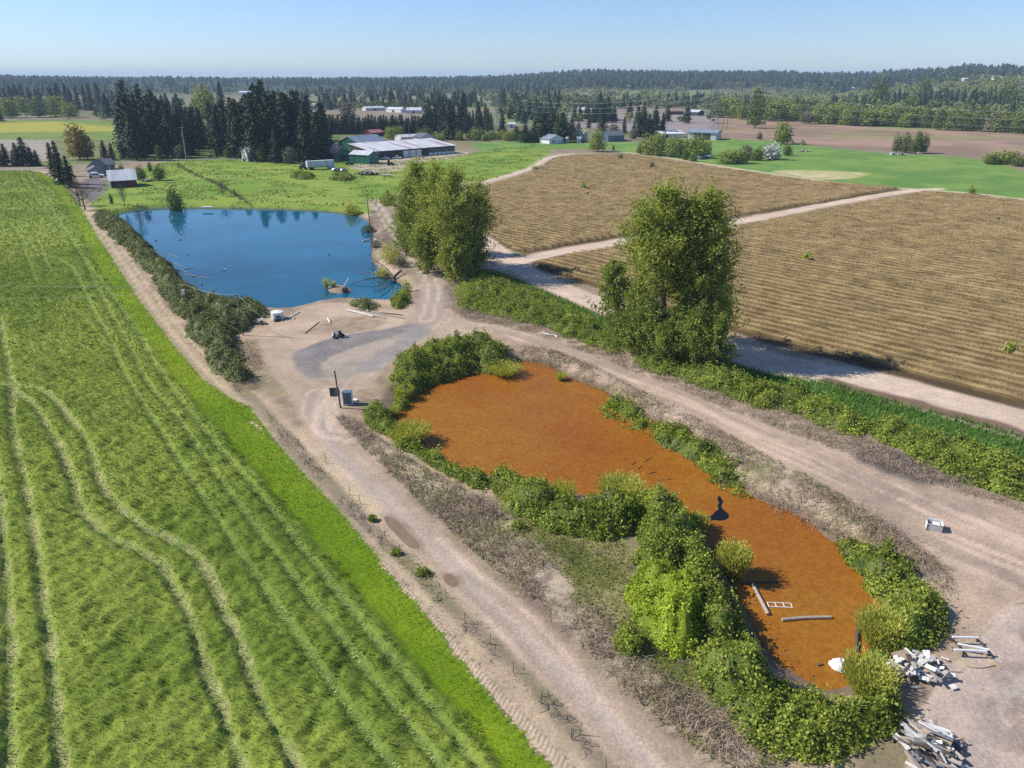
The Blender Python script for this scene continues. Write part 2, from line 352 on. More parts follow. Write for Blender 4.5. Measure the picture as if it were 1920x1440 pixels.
field_track = smooth_line(PP([(190, 430), (250, 520), (310, 605), (370, 675), (430, 735), (500, 800)]))
ditch_grass = XT([(900, 500), (950, 515), (1030, 550), (1110, 583), (1200, 625), (1330, 668), (1440, 700), (1560, 716), (1640, 742), (1765, 776), (1865, 800), (1920, 820), (2300, 935), (2300, 1080), (1920, 905), (1800, 860), (1700, 825), (1560, 780), (1440, 735), (1300, 700), (1150, 645), (1050, 600), (950, 560), (880, 540)])
pasture = PP([(170, 395), (165, 360), (210, 330), (310, 303), (500, 297), (560, 306), (640, 296), (700, 305), (860, 290), (1000, 268), (1035, 285), (1000, 312), (920, 338), (760, 352), (730, 375), (700, 400), (440, 392), (330, 388), (230, 400)])
lawn_r = PP([(1180, 286), (1130, 278), (900, 282), (880, 268), (1040, 262), (1200, 268), (1260, 262), (1400, 258), (1500, 272), (1660, 288), (1760, 291), (1860, 303), (1920, 322), (2500, 372), (2500, 440), (1920, 374), (1740, 355), (1640, 350), (1440, 324), (1260, 296)])
dry_patch = smooth_poly(PP([(1440, 322), (1480, 318), (1600, 322), (1632, 326), (1600, 335), (1540, 338), (1480, 328)]))
plowed = PP([(1345, 258), (1340, 215), (1440, 222), (1600, 237), (1760, 243), (1920, 249), (2600, 275), (2600, 380), (1920, 320), (1860, 300), (1760, 289), (1660, 284), (1500, 268)])
nursery = PP([(1040, 215), (1170, 215), (1345, 213), (1345, 250), (1170, 246), (1040, 235)])
far_green = PP([(-300, 265), (-300, 226), (235, 226), (238, 262), (120, 262)])
far_grey = PP([(-300, 318), (-300, 262), (95, 262), (120, 300)])
yellow_field = PP([(-300, 232), (110, 228), (230, 240), (232, 246), (-300, 252)])
road_far = smooth_line(PP([(-600, 326), (0, 320), (92, 316), (220, 306), (310, 300), (430, 297), (560, 299)]))
drive = XT([(150, 360), (152, 335), (190, 330), (210, 350), (190, 365), (170, 385)])
yard_far = XT([(640, 312), (690, 305), (720, 297), (760, 292), (860, 282), (890, 288), (850, 298), (770, 305), (740, 325), (690, 322)])
ditch_line = PP([(330, 308), (360, 325), (420, 352), (470, 385)])
ZW = -1.1
pond_o = smooth_poly(PP([(745, 762), (760, 735), (800, 712), (850, 690), (900, 682), (940, 683), (990, 675), (1040, 690), (1060, 705), (1110, 725), (1150, 745), (1200, 780), (1260, 812), (1316, 862), (1350, 892), (1381, 912), (1428, 940), (1481, 956), (1512, 971), (1537, 996), (1569, 1021), (1587, 1040), (1619, 1087), (1656, 1103), (1672, 1140), (1660, 1190), (1625, 1225), (1612, 1260), (1590, 1290), (1540, 1295), (1475, 1260), (1435, 1220), (1405, 1170), (1375, 1110), (1350, 1060), (1320, 1010), (1285, 975), (1230, 945), (1160, 935), (1060, 925), (1000, 900), (900, 890), (840, 870), (790, 835), (750, 815), (738, 790)], ZW), 2)
pond_b = smooth_poly(PP([(205, 410), (222, 400), (260, 393), (330, 389), (450, 391), (560, 393), (650, 400), (690, 412), (702, 440), (692, 470), (705, 505), (745, 530), (770, 545), (740, 565), (690, 562), (640, 560), (600, 565), (575, 572), (545, 580), (510, 580), (470, 572), (420, 560), (370, 545), (330, 515), (300, 480), (270, 455), (245, 430), (225, 415)], ZW), 2)
burn = XT([(1590, 845), (1650, 840), (1700, 850), (1760, 880), (1810, 905), (1740, 908), (1660, 885), (1600, 865)])
track_px = [
 [(0, 590), (8, 640), (16, 697), (24, 725), (20, 767), (25, 812), (32, 837), (44, 900), (56, 956), (71, 1050), (82, 1125), (94, 1219), (105, 1312), (116, 1440), (125, 1600)],
 [(-20, 800), (-6, 900), (2, 975), (11, 1069), (17, 1162), (19, 1275), (17, 1440), (15, 1600)],
 [(27, 735), (50, 745), (70, 767), (87, 792), (100, 815), (112, 837), (139, 907), (150, 949), (180, 986), (210, 1009), (262, 1031), (307, 1057), (330, 1102), (356, 1155), (375, 1219), (397, 1282), (424, 1350), (455, 1440), (500, 1600)],
 [(-30, 721), (32, 721), (62, 724), (87, 735), (107, 752), (130, 780), (150, 807), (167, 835), (187, 900), (210, 937), (255, 979), (322, 1009), (364, 1035), (394, 1080), (420, 1144), (446, 1192), (469, 1256), (495, 1320), (525, 1380), (556, 1440), (620, 1580)]]
track_px2 = [
 [(40, 330), (70, 375), (100, 415), (140, 450), (162, 495), (177, 530), (190, 552), (217, 605), (250, 660), (265, 697), (287, 730), (312, 755), (350, 805), (400, 880), (450, 950), (520, 1040), (590, 1130), (660, 1220), (740, 1320), (830, 1440)],
 [(20, 420), (60, 470), (130, 492), (155, 537), (175, 585), (200, 620), (215, 655), (232, 697), (252, 730), (275, 767), (300, 805), (340, 870), (400, 960), (460, 1050), (530, 1150), (600, 1250), (680, 1360), (740, 1440)],
 [(55, 330), (85, 375), (130, 440), (160, 490), (200, 540), (255, 615), (280, 665), (320, 725), (370, 790), (430, 860), (500, 940), (570, 1030), (650, 1130), (740, 1240), (830, 1350), (900, 1440)],
 [(35, 420), (45, 470), (70, 530)], [(60, 420), (75, 460), (95, 510)]]
tracks = [smooth_line(PP(t, .4), 1) for t in track_px]; tracks2 = [smooth_line(PP(t, .4), 1) for t in track_px2]
def track_d(x, y, T):
    d = np.full(x.shape, 1e9)
    for t in T: d = np.minimum(d, segdist(x, y, t))
    return d

def hills(x, y):
    a = x/np.maximum(y, 1); r = np.hypot(x, y)
    h = sst(1500, 3600, r)*(22+30*sst(-.05, .12, a)+10*(fbm(x, y, 900, 3, 5)-.5)*2-16*sst(.3, .5, a))
    h += sst(900, 1900, r)*27*sst(.40, .62, a)*(.8+.4*fbm(x, y, 500, 2, 9))
    return h
def bank(x, y):
    z = np.zeros(x.shape)
    for poly, w in ((pond_o, 3.0), (pond_b, 3.0)):
        lo = poly.min(0)-8; hi = poly.max(0)+8
        m = (x > lo[0]) & (x < hi[0]) & (y > lo[1]) & (y < hi[1])
        if m.any():
            s = sdist(x[m], y[m], poly); s = s+(fbm(x[m], y[m], 2.0, 3, 31)-.5)*1.2*(np.abs(s) < 3)
            z[m] += np.where(s > 0, ZW-.35*np.minimum(s, 4), ZW*(1-sst(0, w, -s)))
    return z
def terrain(x, y):
    near = 1-sst(250, 600, np.hypot(x, y))
    z = bank(x, y)+hills(x, y)+near*(fbm(x, y, 6, 3, 3)-.5)*.22
    z = z + .9*(1-sst(0, 9, segdist(x, y, mound_c)))*near if False else z
    return z
def zat(x, y): return float(terrain(np.array([x], float), np.array([y], float))[0])

# ------------------------------------------------------------------ ground sheet, split by what covers it
ys = [7.0]
while ys[-1] < 14000:
    y = ys[-1]; ys.append(y+(max(.34, .0042*y) if y < 620 else .011*y))
ys = np.array(ys); us = np.linspace(-1.35, 1.35, 640)
Yg = np.repeat(ys[:, None], len(us), 1); Xg = us[None, :]*(Yg+26)
x = Xg.ravel(); y = Yg.ravel()
z = terrain(x, y)
n_f = fbm(x, y, 5, 4, 11)-.5; n_s = fbm(x, y, 1.2, 3, 12)-.5; n_l = fbm(x, y, 40, 4, 13)-.5; n_m = fbm(x, y, 14, 4, 14)-.5
col = np.zeros((len(x), 3)); zone = np.zeros(len(x), int)
ZN = ['ground', 'crop_field', 'dirt_road', 'gravel_path', 'sand_track', 'berry_field', 'pasture', 'grass_field', 'plowed_field', 'country_road', 'meadow', 'grass_verge', 'pond_bed', 'nursery_field', 'far_meadow']
def paint(mask, c, zid=None, amt=1.0):
    m = np.clip(mask, 0, 1)*amt; c = np.asarray(c, float); c = c if c.ndim == 2 else c[None, :]
    global col
    col = col*(1-m[:, None])+c*m[:, None]
    if zid is not None: zone[mask > .5] = zid
def edge(s, w, n=None, amp=1.0): return sst(-w, w, s+(n if n is not None else n_f)*amp)
var = lambda a, b, t: np.array(a)[None, :]*(1-np.clip(t, 0, 1)[:, None])+np.array(b)[None, :]*np.clip(t, 0, 1)[:, None]
# base: dry earth with sparse weeds
col[:] = var((.46, .345, .245), (.27, .20, .145), .5+n_f*2.8)
paint(sst(.05, .16, n_m+n_s*.5), (.2, .19, .09), None, .55)
far = sst(380, 560, np.hypot(x, y))
fcol = var((.13, .15, .06), (.22, .19, .12), .5+n_l*3)
paint(far, fcol, None)
r_ = np.hypot(x, y)
stripes = vnoise(x/400, y/130, 77)
paint(far*sst(.45, .5, stripes), (.26, .21, .17), None, .7); paint(far*sst(.7, .72, stripes), (.16, .23, .07), None, .8)
paint(far*sst(1900, 2300, r_+n_l*900), (.04, .06, .03))
paint(far*sst(.35, .75, x/np.maximum(y, 1))*sst(900, 1200, r_), (.10, .12, .05), None, .7)
zone[far > .5] = 14
S = lambda p: sdist(x, y, p)
D = lambda p: segdist(x, y, p)
near = y < 700
def NS(p):
    o = np.full(x.shape, -1e3); lo = p.min(0)-15; hi = p.max(0)+15
    m = (x > lo[0]) & (x < hi[0]) & (y > lo[1]) & (y < hi[1]); o[m] = sdist(x[m], y[m], p); return o
def ND(p):
    o = np.full(x.shape, 1e3); lo = p.min(0)-15; hi = p.max(0)+15
    m = (x > lo[0]) & (x < hi[0]) & (y > lo[1]) & (y < hi[1]); o[m] = segdist(x[m], y[m], p); return o
paint(edge(NS(far_green), 3), var((.2, .25, .05), (.13, .2, .05), .5+n_m*2), 7)
paint(edge(NS(PP([(225, 302), (630, 300), (640, 252), (232, 258)])), 3, n_m, 10), var((.055, .085, .03), (.13, .19, .045), .5+n_m*4), 14)
paint(edge(NS(PP([(60, 300), (92, 312), (235, 304), (235, 262), (100, 262)])), 3, n_m, 10), var((.13, .17, .05), (.2, .2, .09), .5+n_m*4), 14)
paint(edge(NS(yellow_field), 6, n_m, 30), (.34, .32, .05), 7)
paint(edge(NS(far_grey), 3), var((.36, .31, .27), (.28, .27, .2), .5+n_m*2), 8)
paint(edge(NS(pasture), 2, n_f, 4), var((.15, .25, .035), (.24, .31, .055), .5+n_m*2.5+n_s), 6)
paint(edge(NS(lawn_r), 2), var((.12, .23, .05), (.19, .29, .065), .5+n_m*3), 7)
paint(edge(NS(plowed), 2), var((.35, .235, .17), (.24, .17, .12), .5+n_l*4+n_m), 8)
paint(edge(NS(plowed), 2)*sst(.08, .2, fbm(x/3, y, 30, 3, 41)-.5), (.24, .25, .1), None, .7)
paint(edge(NS(nursery), 2), var((.25, .22, .22), (.32, .26, .22), (np.sin(y*.25+x*.02) > 0)*.7+n_m), 13)
paint(edge(NS(dry_patch), 2, n_f, 5), var((.55, .46, .28), (.38, .37, .15), .5+n_f*3), 7)
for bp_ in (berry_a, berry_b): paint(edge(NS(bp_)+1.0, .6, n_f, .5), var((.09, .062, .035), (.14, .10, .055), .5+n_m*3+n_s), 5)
paint(edge(NS(ditch_grass), .8), (.07, .14, .03), 11)
paint(edge(NS(sand_side)+1.3, .5, n_f, 1.2), var((.62, .49, .38), (.54, .42, .32), .5+n_f*3), 4)
paint(edge(1.6-ND(wet_line), .4, n_f, 1.6), (.2, .13, .095), None)
dct = ND(cross_track)
paint(edge(2.6-dct, .5, n_f, 1.6), var((.64, .5, .39), (.54, .42, .32), .5+n_f*3), 4)
paint(edge(2.4-ND(north_sand), .6, n_f, 1.5), (.56, .45, .34), 4)
paint(edge(1.5-ND(east_sand), 1.2, n_f, 3), (.5, .45, .27), None)
paint(edge(NS(yard_far), 2), (.4, .34, .24), 3); paint(edge(NS(drive), 2), (.17, .15, .15), 3)
paint(edge(2.3-ND(road_far), .5, n_f, .3), (.2, .2, .2), 9)
paint(edge(NS(north_verge), 1.0), var((.33, .26, .2), (.24, .2, .15), .5+n_f*3))
paint(edge(NS(scrub_w), 1.0), var((.42, .33, .25), (.25, .19, .145), .5+n_f*4)); paint(edge(NS(scrub_e), 1.0, n_f, 3), var((.46, .35, .26), (.25, .18, .135), .5+n_f*4)); paint(edge(NS(scrub_d), .7), var((.4, .31, .25), (.24, .18, .15), .5+n_f*4))
paint(edge(NS(meadow), 1.2, n_f, 4), var((.12, .135, .035), (.19, .19, .06), .5+n_f*3), 10)
paint(sst(.1, .2, n_f+n_m*.6)*edge(NS(meadow), 1.2), (.36, .3, .17), None, .45)
for pz_ in (scrub_w, scrub_e, scrub_d):
    e_ = edge(NS(pz_), 1.0); k_ = (fbm(x, y, 1.1, 3, 301)-.5)*1.2+n_f*.3
    paint(e_*sst(.03, .10, k_), (.50, .41, .29), None, .7); paint(e_*sst(.05, .12, -k_), (.20, .15, .11), None, .7); paint(e_*sst(.06, .14, fbm(x, y, 3.5, 4, 302)-.5+n_s*.3), (.24, .225, .10), None, .5)
wr = NS(west_road); paint(edge(wr, .45, n_f, 1.3), var((.49, .375, .275), (.39, .30, .22), .5+n_f*2+n_m*2), 2)
er = NS(east_road); paint(edge(er, .6, n_f, 2.0), var((.48, .36, .265), (.37, .28, .205), .5+n_f*2+n_m*3), 2)
# long streaks left by wheels on the roads
def along(pl):
    best = np.full(x.shape, 1e9); sg = np.zeros(x.shape); al = np.zeros(x.shape); acc = 0
    m = (y < 330) & (np.abs(x) < 140)
    X_, Y_ = x[m], y[m]; b_ = best[m]; s_ = sg[m]; a_ = al[m]
    for i in range(len(pl)-1):
        p, q = pl[i], pl[i+1]; e = q-p; L2 = e@e+1e-9; t = np.clip(((X_-p[0])*e[0]+(Y_-p[1])*e[1])/L2, 0, 1)
        dx = X_-p[0]-t*e[0]; dy = Y_-p[1]-t*e[1]; d = np.hypot(dx, dy); k = d < b_
        b_[k] = d[k]; s_[k] = (np.sign(e[0]*dy-e[1]*dx)*d)[k]; a_[k] = (acc+t*math.sqrt(L2))[k]; acc += math.sqrt(L2)
    best[m] = b_; sg[m] = s_; al[m] = a_; return best, sg, al
for L_, wd_, msk in ((smooth_line(PP([(600, 740), (594, 790), (637, 855), (695, 908), (775, 985), (865, 1078), (950, 1150), (1030, 1240), (1127, 1337), (1218, 1437), (1330, 1550)])), 3.6, wr), (smooth_line(PP([(780, 600), (860, 602), (960, 625), (1045, 655), (1150, 708), (1280, 755), (1400, 812), (1520, 865), (1660, 930), (1800, 1000), (2000, 1080)])), 7, er), (smooth_line(PP([(640, 800), (640, 740), (700, 680), (790, 615), (830, 560)])), 6, wr), (loop_road, 5, er)):
    bd, sg, al = along(L_); fade = (1-sst(wd_*.6, wd_, bd))*sst(-.3, .6, msk)
    st1 = vnoise(sg*1.9+(vnoise(al/14, al*0, 7)-.5)*1.5, al/11, 201)*.6+vnoise(sg*.7, al/25, 202)*.4
    paint(fade*sst(.52, .68, st1), (.33, .26, .21), None, .6); paint(fade*sst(.55, .72, 1-st1), (.66, .51, .40), None, .55)
    if wd_ < 4: paint(fade*(1-sst(.3, 1.0, np.abs(bd-.1+n_f*1.5))), (.44, .37, .32), None, .5)
for L_, off in () and ((smooth_line(PP([(600, 740), (594, 790), (637, 855), (695, 908), (775, 985), (865, 1078), (950, 1150), (1030, 1240), (1127, 1337), (1218, 1437), (1330, 1550)])), (-1.6, -.7, .8, 1.5)), (smooth_line(PP([(840, 600), (960, 625), (1045, 655), (1150, 708), (1280, 755), (1400, 812), (1520, 865), (1660, 930), (1800, 1000), (2000, 1080)])), (-1.6, -.8, .7, 1.5)), (loop_road, (-1.8, -1, 1, 1.8)), (smooth_line(PP([(700, 770), (660, 720), (720, 660), (800, 605), (830, 560)])), (-1, 1))):
    d = ND(L_); wob = (fbm(x, y, 18, 2, 51)-.5)*2.4
    for o_ in off: paint(1-sst(.12, .38, np.abs(d+wob-abs(o_)*1.2)), (.66, .52, .42) if o_ > 0 else (.36, .29, .25), None, .6)
paint(edge(NS(gravel_blob), .5, n_f, 1.4), var((.20, .185, .18), (.25, .225, .21), .5+n_f*3), 3)
paint(edge(NS(gravel_light), .5, n_f, 1.4), var((.40, .33, .27), (.32, .28, .22), .5+n_f*3), 3)
paint(edge(2.0-ND(smooth_line(PP([(690, 690), (750, 650), (800, 605), (815, 585)]))), .8, n_f, 1.5), (.29, .26, .245), 3, .9)
dn = ND(north_track)
paint(1-sst(2.3, 2.9, dn+n_f), (.38, .3, .24), 2); paint(1-sst(.2, .5, np.abs(dn-1.05)+n_s*.3), (.5, .4, .33)); paint((1-sst(.3, .7, dn+n_s*.8))*sst(150, 165, y), (.24, .22, .09))
lp = ND(loop_road); paint(1-sst(3.2, 4.2, lp+n_f*2), (.49, .39, .33), 2, .8); paint(1-sst(.15, .4, np.abs(lp-3.6+n_f)), (.56, .46, .36), None, .6); paint(1-sst(.5, 1.0, lp+n_f), (.40, .34, .29), None, .8)
paint(edge(NS(XT([(572, 625), (598, 602), (640, 592), (720, 598), (735, 606), (700, 618), (640, 625)])), 1.0, n_f, 4), var((.25, .18, .13), (.36, .27, .19), .5+n_s*3), None, .85)
for pd_ in ([(718, 968), (755, 985), (786, 1020), (783, 1030), (745, 1005)], [(829, 1080), (855, 1082), (861, 1095), (840, 1100)]): paint(edge(NS(PP(pd_))+.55, .35, n_s, .5), (.30, .22, .16), None, .85)
paint(edge(NS(burn), 1.0, n_f, 3.5), var((.10, .085, .08), (.16, .135, .12), .5+n_s*3), None, .9)
paint(sst(.1, .22, n_m+n_s*.7)*edge(er-3, 2)*(x > 30), (.29, .225, .18), None, .7)
# field edge: pale dry grass band, tyre-marked soil
fe = NS(crop_poly); de = ND(crop_edge)
paint((1-sst(2.6, 4.2, de+n_f))*(fe < 0), var((.52, .41, .27), (.42, .32, .22), .5+n_f*3))
dt = ND(tyre_line)
ca = np.cumsum(np.r_[0, np.hypot(*np.diff(tyre_line, axis=0).T)])
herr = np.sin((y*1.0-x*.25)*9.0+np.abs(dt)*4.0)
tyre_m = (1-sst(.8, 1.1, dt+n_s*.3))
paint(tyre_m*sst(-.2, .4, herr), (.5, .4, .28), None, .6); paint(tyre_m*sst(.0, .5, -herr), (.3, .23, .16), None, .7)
dft = ND(field_track); paint(1-sst(1.6, 2.2, dft+n_f), (.47, .37, .24)); paint(1-sst(.15, .45, np.abs(dft-.9)+n_s*.3), (.33, .25, .17), None, .8)
dfl = ND(fence_line); paint(1-sst(.4, 1.1, dfl+n_f*1.5), var((.24, .19, .14), (.2, .19, .09), .5+n_m*5), None, .85)
# the crop itself
crop = edge(fe, .35, n_s, .9); inner = sst(-.5, .5, NS(crop_inner)+n_f*1.6)
paint(crop, var((.13, .22, .010), (.19, .27, .015), .5+n_m*3+n_s), 1)
paint(crop*inner, var((.12, .18, .025), (.21, .27, .045), .5+n_m*3+n_l*2+n_s))
td = track_d(x, y, tracks)+n_s*.5+n_f*.25; td2 = track_d(x, y, tracks2)+n_s*.6
paint(crop*(1-sst(.2, .6, td)), var((.33, .34, .14), (.2, .27, .07), .5+n_s*4)); paint(crop*(1-sst(.15, .5, td2)), (.2, .29, .07), None, .6)
paint(sst(0, .6, NS(pond_o)), (.2, .1, .03), 12); paint(sst(0, .6, NS(pond_b)), (.04, .08, .1), 12)
for pnd in (pond_o, pond_b):
    s = NS(pnd); paint((1-sst(.3, 1.6, -s+n_f))*(s < .3), (.16, .115, .08), None, .8)
hcrop = (.12+.38*inner)*crop*(1-.85*inner*(1-sst(.3, .62, td)))*(1-.55*inner*(1-sst(.25, .6, td2)))
clump = np.clip(fbm(x, y, 1.4, 2, 61)-.5, -1, 1)*.9+(fbm(x, y, .6, 2, 62)-.5)*.9
hcrop *= (1+np.clip(clump*1.15, -.7, .7)*inner)
z = z+np.where(y < 420, hcrop, .3*crop)
z = z+np.where((zone == 5), 0, 0)
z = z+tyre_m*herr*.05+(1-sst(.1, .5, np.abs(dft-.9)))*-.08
ny, nx = Xg.shape
idx = np.arange(ny*nx).reshape(ny, nx)
quads = np.stack([idx[:-1, :-1], idx[:-1, 1:], idx[1:, 1:], idx[1:, :-1]], -1).reshape(-1, 4)
# one normal per vertex of the whole sheet, so that the pieces join without a seam
Pz = np.stack([x, y, z], 1)
gx = np.gradient(Pz.reshape(ny, nx, 3), axis=1); gy = np.gradient(Pz.reshape(ny, nx, 3), axis=0)
Nrm = np.cross(gx, gy).reshape(-1, 3); Nrm /= np.linalg.norm(Nrm, axis=1)[:, None]
qz = zone[quads]; qzone = np.where(qz[:, 0] == qz[:, 2], qz[:, 0], qz[:, 1])
rgba = np.concatenate([np.clip(col, 0.005, .9), np.ones((len(col), 1))], 1)
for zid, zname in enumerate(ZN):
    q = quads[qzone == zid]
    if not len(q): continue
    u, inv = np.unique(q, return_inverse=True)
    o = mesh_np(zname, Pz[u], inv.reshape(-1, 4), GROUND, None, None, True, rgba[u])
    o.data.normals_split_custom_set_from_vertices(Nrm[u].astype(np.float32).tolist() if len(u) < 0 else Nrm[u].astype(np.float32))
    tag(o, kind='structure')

def tyre_strip():
    L_ = tyre_line; acc = np.r_[0, np.cumsum(np.hypot(*np.diff(L_, axis=0).T))]; S_ = np.arange(0, acc[-1], .07)
    cx = np.interp(S_, acc, L_[:, 0]); cy = np.interp(S_, acc, L_[:, 1]); k = (cy < 95); S_, cx, cy = S_[k], cx[k], cy[k]
    tx = np.gradient(cx); ty = np.gradient(cy); l = np.hypot(tx, ty); kx = np.convolve(-ty/l, np.ones(25)/25, 'same'); ky = np.convolve(tx/l, np.ones(25)/25, 'same')
    u = np.linspace(-1, 1, 15); w = .95
    X = cx[:, None]+kx[:, None]*u*w; Y = cy[:, None]+ky[:, None]*u*w
    g = terrain(X.ravel(), Y.ravel()).reshape(X.shape)
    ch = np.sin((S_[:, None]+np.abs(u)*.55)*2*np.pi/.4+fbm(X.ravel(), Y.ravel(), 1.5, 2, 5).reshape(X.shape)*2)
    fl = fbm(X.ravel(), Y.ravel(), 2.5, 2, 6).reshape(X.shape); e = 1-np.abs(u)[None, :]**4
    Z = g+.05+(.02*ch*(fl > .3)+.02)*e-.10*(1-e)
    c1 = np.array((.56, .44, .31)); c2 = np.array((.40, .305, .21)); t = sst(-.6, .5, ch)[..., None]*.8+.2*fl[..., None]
    cc = c2*(1-t)+c1*t; m, n = X.shape; ix = np.arange(m*n).reshape(m, n)
    q = np.stack([ix[:-1, :-1], ix[:-1, 1:], ix[1:, 1:], ix[1:, :-1]], -1).reshape(-1, 4)
    V = np.stack([X.ravel(), Y.ravel(), Z.ravel()], 1); a_ = V[q[0]]
    if np.cross(a_[1]-a_[0], a_[2]-a_[0])[2] < 0: q = q[:, ::-1]
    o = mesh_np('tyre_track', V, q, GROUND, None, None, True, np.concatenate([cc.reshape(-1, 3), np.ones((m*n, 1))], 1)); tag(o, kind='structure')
tyre_strip()
# ------------------------------------------------------------------ water
def sheet(name, poly, z, mat, grow=0.0):
    import bmesh
    bm = bmesh.new(); c = poly.mean(0); pts = [p+(p-c)/np.linalg.norm(p-c)*grow for p in poly]
    f = bm.faces.new([bm.verts.new((p[0], p[1], z)) for p in pts]); bmesh.ops.triangulate(bm, faces=[f]); bmesh.ops.recalc_face_normals(bm, faces=bm.faces)
    me = bpy.data.meshes.new(name); bm.to_mesh(me); bm.free(); me.materials.append(mat)
    if me.polygons[0].normal.z < 0: me.flip_normals()
    o = bpy.data.objects.new(name, me); C.objects.link(o); return tag(o, kind='structure')
ALGAE = water_mat('algae_water', (.285, .122, .014), .45, .25, 4.0, (.25, .085, .010), .035, .25, fine=True)
BLUEW = water_mat('blue_water', (.008, .11, .18), .03, .04, .8, (.003, .055, .09), .022, .5)
sheet('orange_pond_water', pond_o, ZW, ALGAE, 1.2)
sheet('blue_pond_water', pond_b, ZW, BLUEW, 1.2)
DARKW = water_mat('dark_open_water', (.006, .006, .006), .15, .1, 3)
sheet('open_water', smooth_poly(PP([(1324, 971), (1336, 966), (1342, 958), (1348, 955), (1345, 948), (1349, 942), (1344, 936), (1349, 928), (1353, 936), (1357, 941), (1352, 947), (1355, 955), (1362, 960), (1368, 967), (1365, 973), (1352, 977), (1340, 975), (1332, 977)], ZW), 1), ZW+.006, DARKW)
MUDW = water_mat('muddy_water', (.235, .165, .11), .22, .04, 1.5, (.2, .14, .09), .8, .5)
def pz(poly): return max(float(terrain(poly[:, 0], poly[:, 1]).mean()), 0)
for pts in ([(718, 968), (735, 970), (755, 985), (768, 1003), (786, 1020), (783, 1030), (765, 1027), (745, 1005), (725, 985)], [(829, 1080), (840, 1074), (855, 1082), (861, 1095), (850, 1101), (836, 1095)]):
    pl = smooth_poly(PP(pts), 2); zt = terrain(pl[:, 0], pl[:, 1]).max()
    sheet('puddle', pl, zt+.012, MUDW)
sheet('far_pond', smooth_poly(PP([(1300, 291), (1325, 288), (1335, 292), (1330, 299), (1310, 300)]), 2), .15, BLUEW)

# ------------------------------------------------------------------ foliage generators
def unit(v): return v/np.maximum(np.linalg.norm(v, axis=1)[:, None], 1e-9)
def leaf_quads(c, nrm, size, bias=.5):
    n = len(c); N_ = unit(nrm*bias+unit(rng.normal(size=(n, 3)))*(1-bias)); a = unit(np.cross(N_, rng.normal(size=(n, 3)))); b = np.cross(N_, a)
    s = (np.asarray(size)*(.6+.8*rng.random(n)))[:, None] if np.ndim(size) else (size*(.6+.8*rng.random(n)))[:, None]
    V = np.stack([c-a*s*.5, c-b*s*.33, c+a*s*.5, c+b*s*.33], 1).reshape(-1, 3)
    return V, np.arange(4*n).reshape(n, 4)
def blades(xy, z0, length, width, lean=.4, seg=1, wind=(0, 0)):
    n = len(xy); a = rng.random(n)*2*np.pi; d = np.stack([np.cos(a), np.sin(a)], 1)
    L_ = length*(.6+.7*rng.random(n)); W = width*(.7+.6*rng.random(n)); ln = (lean*rng.random(n)*L_)[:, None]
    side = np.stack([-d[:, 1], d[:, 0]], 1)
    base = np.concatenate([xy, z0[:, None]], 1)
    tip = base.copy(); tip[:, :2] += d*ln+np.array(wind)*L_[:, None]; tip[:, 2] += L_*np.sqrt(np.maximum(1-lean*lean*.6, .2))
    l = base.copy(); l[:, :2] -= side*W[:, None]/2; r = base.copy(); r[:, :2] += side*W[:, None]/2
    V = np.stack([l, r, tip], 1).reshape(-1, 3)
    return V, np.arange(3*n).reshape(n, 3)
def merge(parts):
    Vs = []; Fs = {}; off = 0
    for V, F in parts:
        Vs.append(V); Fs.setdefault(F.shape[1], []).append(F+off); off += len(V)
    return np.vstack(Vs), [np.vstack(f) for f in Fs.values()]

